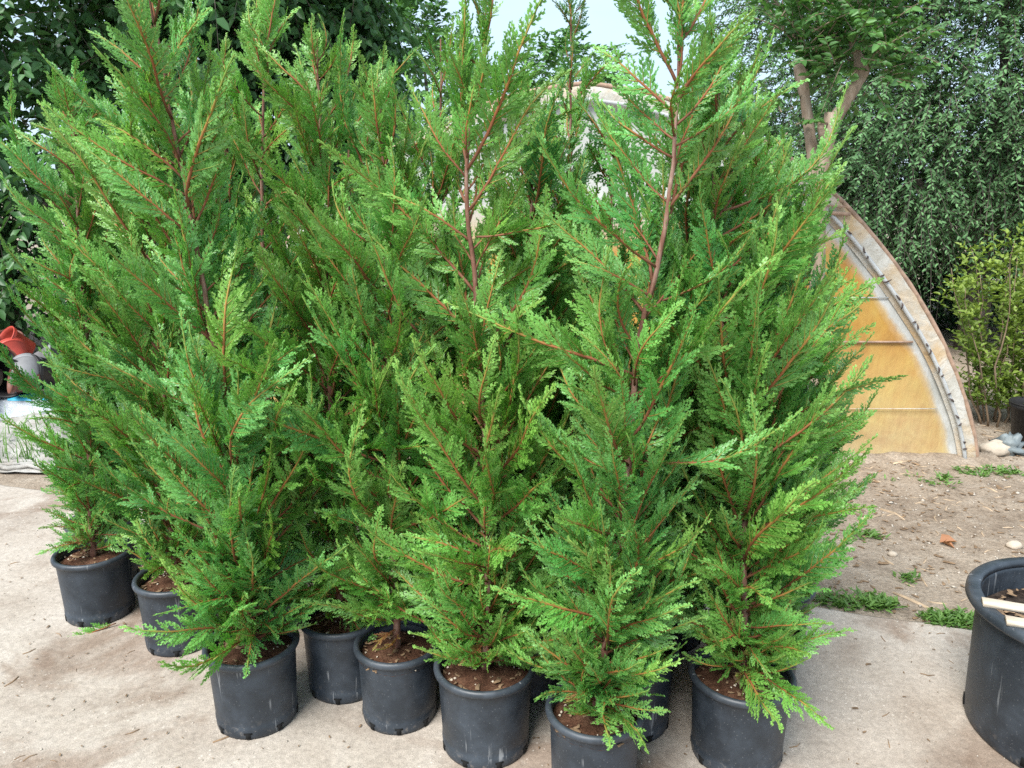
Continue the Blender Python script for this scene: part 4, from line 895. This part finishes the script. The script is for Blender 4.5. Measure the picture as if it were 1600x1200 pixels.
def tarp():
    pts = [(-140, 742), (0, 742), (62, 738)]; a = on_ground(64, 738); V = []; F = []; nx = 60; ny = 26; x0 = a.x - 2.2; wx = 2.35; y0 = a.y - .03
    for i in range(nx):
        for j in range(ny):
            x = x0 + wx * i / (nx - 1) + .05 * noise.noise(Vector((j * .6, i * .3, 2))); y = y0 + 1.15 * j / (ny - 1) + .06 * noise.noise(Vector((i * .25, j * .1, 0))) + .20 * (x0 + wx - x) * .32
            e = min(1, min(j, ny - 1 - j) / 4, (nx - 1 - i) / 4)
            z = .007 + e * (.03 + .05 * j / ny + .075 * noise.noise(Vector((x * 4, y * 3, 0))) + .07 * abs(noise.noise(Vector((x * 7 + y * 4, y * 5, 5))))) + .008 * noise.noise(Vector((x * 16, y * 12, 1)))
            V.append((x, y, max(.006, z)))
    for i in range(nx - 1):
        for j in range(ny - 1): q = i * ny + j; F.append((q, q + ny, q + ny + 1, q + 1))
    o = link('tarp', mesh_np('tarp', V, np.array(F), True), M['tarp']); tag(o, 'crumpled white tarp with grass growing through, at the slab edge', 'tarp')
    # frayed rope-like hem
    for k in range(3):
        rng = np.random.default_rng(k); n = 26; xs = np.linspace(x0 + .9 + .2 * k, x0 + wx + .06 - .1 * k, n)
        P = [(x, y0 + .20 * (x0 + wx - x) * .32 + .02 + .05 * noise.noise(Vector((x * 6, k * 3, 0))) + .05 * k, .03 + .02 * noise.noise(Vector((x * 9, 3, k)))) for x in xs]
        mb = MB(); mb.tube(P, [.016 + .006 * noise.noise(Vector((i * .9, k, 0))) for i in range(n)], 7); link('hem', mb.mesh('hem'), M['tarp'], o)
tarp()
def grass(name, spots, label, hmax, seed, mat='lf_weed', kind='stuff', cat='grass', n=60, sp=.12, w=.006):
    rng = np.random.default_rng(seed); V = []; F = []; T_ = []; k = 0
    for (x, y) in spots:
        for i in range(n):
            a = rng.uniform(0, 6.28); r = sp * math.sqrt(rng.random()); bx, by = x + r * math.cos(a), y + r * math.sin(a); h = hmax * rng.uniform(.35, 1.0); d = rng.uniform(0, 6.28); lean = rng.uniform(.1, .9) * h
            bz = ground_z(bx, by); s = np.array([-math.sin(d), math.cos(d), 0]) * w
            for q in range(4):
                f = q / 3; p = np.array([bx + math.cos(d) * lean * f * f, by + math.sin(d) * lean * f * f, bz - .01 + h * (f - .25 * f * f * lean / h)])
                V += [p - s * (1 - f * .9), p + s * (1 - f * .9)]; T_ += [f, f]
            for q in range(3): F.append((k + 2 * q, k + 2 * q + 1, k + 2 * q + 3, k + 2 * q + 2))
            k += 8
    o = link(name, mesh_np(name, V, np.array(F), False, T_), M[mat]); tag(o, label, cat, None, kind); return o
g0 = on_ground(40, 720)
grass('grass_tufts', [(g0.x + dx, g0.y + dy) for dx, dy in ((0, 0), (-.35, .2), (-.7, .1), (.18, .15), (-.2, .5), (-.9, .5), (.1, -.02))], 'long green grass blades growing through the white tarp', .34, 5, n=26, sp=.2)
# weeds at the slab edge
def weed(base, r, n, label, seed):
    rng = np.random.default_rng(seed); root = empty('weed', (*base, ground_z(*base) - .003)); tag(root, label, 'weed', 'weeds at the edge of the slab')
    P, D, N, LL, TT = [], [], [], [], []
    for i in range(n):
        a = rng.uniform(0, 6.28); q = r * math.sqrt(rng.random()); px_, py_ = q * math.cos(a), q * math.sin(a) * .45
        for k in range(7):
            b = rng.uniform(0, 6.28); e = rng.uniform(.1, 1.0); P.append((px_ + rng.normal(0, .012), py_ + rng.normal(0, .012), rng.uniform(0, .02))); D.append((math.cos(b) * math.cos(e), math.sin(b) * math.cos(e), math.sin(e)))
            N.append((0, 0, 1.)); LL.append(rng.uniform(.018, .045)); TT.append(rng.uniform(.1, .9))
    N = np.array(N) + rng.normal(0, .2, (len(N), 3))
    link('leaves', leaves_mesh('leaves', np.array(P), np.array(D), N, np.array(LL), np.array(LL) * .28, np.array(TT)), M['lf_weed'], root)
for (px, py, r, n, lab, s) in ((1335, 938, .15, 60, 'patch of small green weeds at the slab edge nearest the cypresses', 1), (1382, 945, .07, 34, 'dense tuft of green weed beside the longer weed patch', 2), (1487, 967, .12, 70, 'weed patch at the slab edge right beside the large planter', 3),
                               (1545, 735, .22, 46, 'thin green weeds in front of the tunnel foot', 4), (1450, 750, .25, 18, 'sparse green weeds on the dirt in front of the amber film', 5), (1350, 832, .10, 16, 'few small weeds on the dirt beside the cypress foliage', 6), (1425, 900, .06, 8, 'tiny weed alone on the bare dirt', 7)):
    p = on_ground(px, py); weed((p.x, p.y), r, n, lab, s)

# ------------------------------------------------------------------ small things
def blob(name, loc_, dims, mat, seed, label, cat, lump=.25, fr=2.0, seg=20, rings=12, rot=0):
    V = [(0, 0, -1)]; F = []; T3 = []
    for i in range(1, rings):
        ph = math.pi * i / rings
        for j in range(seg):
            a = 2 * math.pi * j / seg; d = Vector((math.sin(ph) * math.cos(a), math.sin(ph) * math.sin(a), -math.cos(ph)))
            V.append(tuple(d * (1 + lump * noise.noise(d * fr + Vector((seed, 0, 0))) + lump * .4 * noise.noise(d * fr * 3 + Vector((0, seed, 0))))))
    V.append((0, 0, 1)); last = len(V) - 1
    for j in range(seg): T3 += [(0, 1 + (j + 1) % seg, 1 + j), (last, last - seg + j, last - seg + (j + 1) % seg)]
    for i in range(rings - 2):
        for j in range(seg): a = 1 + i * seg + j; b = 1 + i * seg + (j + 1) % seg; F.append((a, b, b + seg, a + seg))
    V = np.array(V) * np.array(dims)
    o = link(name, mesh_np(name, V, [np.array(F), np.array(T3)], cat != 'bag'), M[mat], None, loc_, (0, 0, rot)); tag(o, label, cat); return o
M['stone'] = m_plain('pale_stone', (.46, .39, .31), .9, .2, 12, .2, .4); M['bag'] = m_film('grey_bag', (.24, .28, .29), .15, .55)
p = on_ground(1556, 702); blob('stone', (p.x, p.y, ground_z(p.x, p.y) + .035), (.10, .075, .06), 'stone', 1, 'pale rounded stone at the foot of the tunnel arch', 'stone', .2)
p = on_ground(1578, 703); blob('plastic_bag', (p.x, p.y + .02, ground_z(p.x, p.y) + .05), (.085, .075, .075), 'bag', 4, 'crumpled grey plastic bag beside the pale stone', 'bag', .75, 2.6, 22, 14)
p = on_ground(1612, 690); me = SP[(.30, .27)][0].copy(); me.materials.clear(); me.materials.append(M['blk']); o = link('nursery_pot', me, None, None, (p.x, p.y, ground_z(p.x, p.y)), (0, 0, 0), 1.15); tag(o, 'black nursery pot standing by the shrub behind the plastic bag', 'pot')
m2 = SP[(.30, .27)][1].copy(); m2.materials.clear(); m2.materials.append(M['blk']); link('rim', m2, None, o)
for i, (px, py, s, lab) in enumerate(((1327, 852, .022, 'small white stone on the dirt beside the cypress foliage'), (1585, 852, .03, 'dark grey stone on the dirt behind the large planter'), (1395, 862, .018, 'small pale stone in the middle of the dirt'))):
    p = on_ground(px, py); blob('stone', (p.x, p.y, ground_z(p.x, p.y) + s * .4), (s * 1.3, s, s * .8), 'stone', 11 + i, lab, 'stone', .25, 2, 14, 8)
# fallen brown leaf
M['deadleaf'] = m_leaf('dead_leaf', (.34, .15, .07), (.44, .22, .12), .2)
p = on_ground(1482, 846)
root = empty('fallen_leaf', (p.x, p.y, ground_z(p.x, p.y) + .008)); tag(root, 'curled reddish-brown fallen leaf on the bare dirt', 'leaf')
link('blade', leaves_mesh('blade', np.array([(-.045, 0, .006), (-.03, 0, .006), (-.03, 0, .006)]), np.array([(1, .1, .25), (.6, .8, .3), (.6, -.8, .2)]), np.array([(0, -.3, 1.), (0, -.2, 1), (0, .2, 1)]), np.array([.10, .055, .06]), np.array([.055, .03, .03]), np.array([.5, .8, .3]), .5, .35), M['deadleaf'], root)
# fallen cypress sprig on the slab
p = on_ground(182, 978); q = on_ground(98, 1000); e = q - p
root = link('cypress_sprig', LIB['short'][1][0], None, None, (p.x, p.y, .012), (1.4, .03, math.atan2(e.y, e.x)), .80); tag(root, 'broken green cypress sprig lying on the slab beside the outermost pot', 'sprig')
link('foliage', lib_mesh('short', 1, 'cyp_c'), None, root)
# dry needles and straw hanging at two pot rims
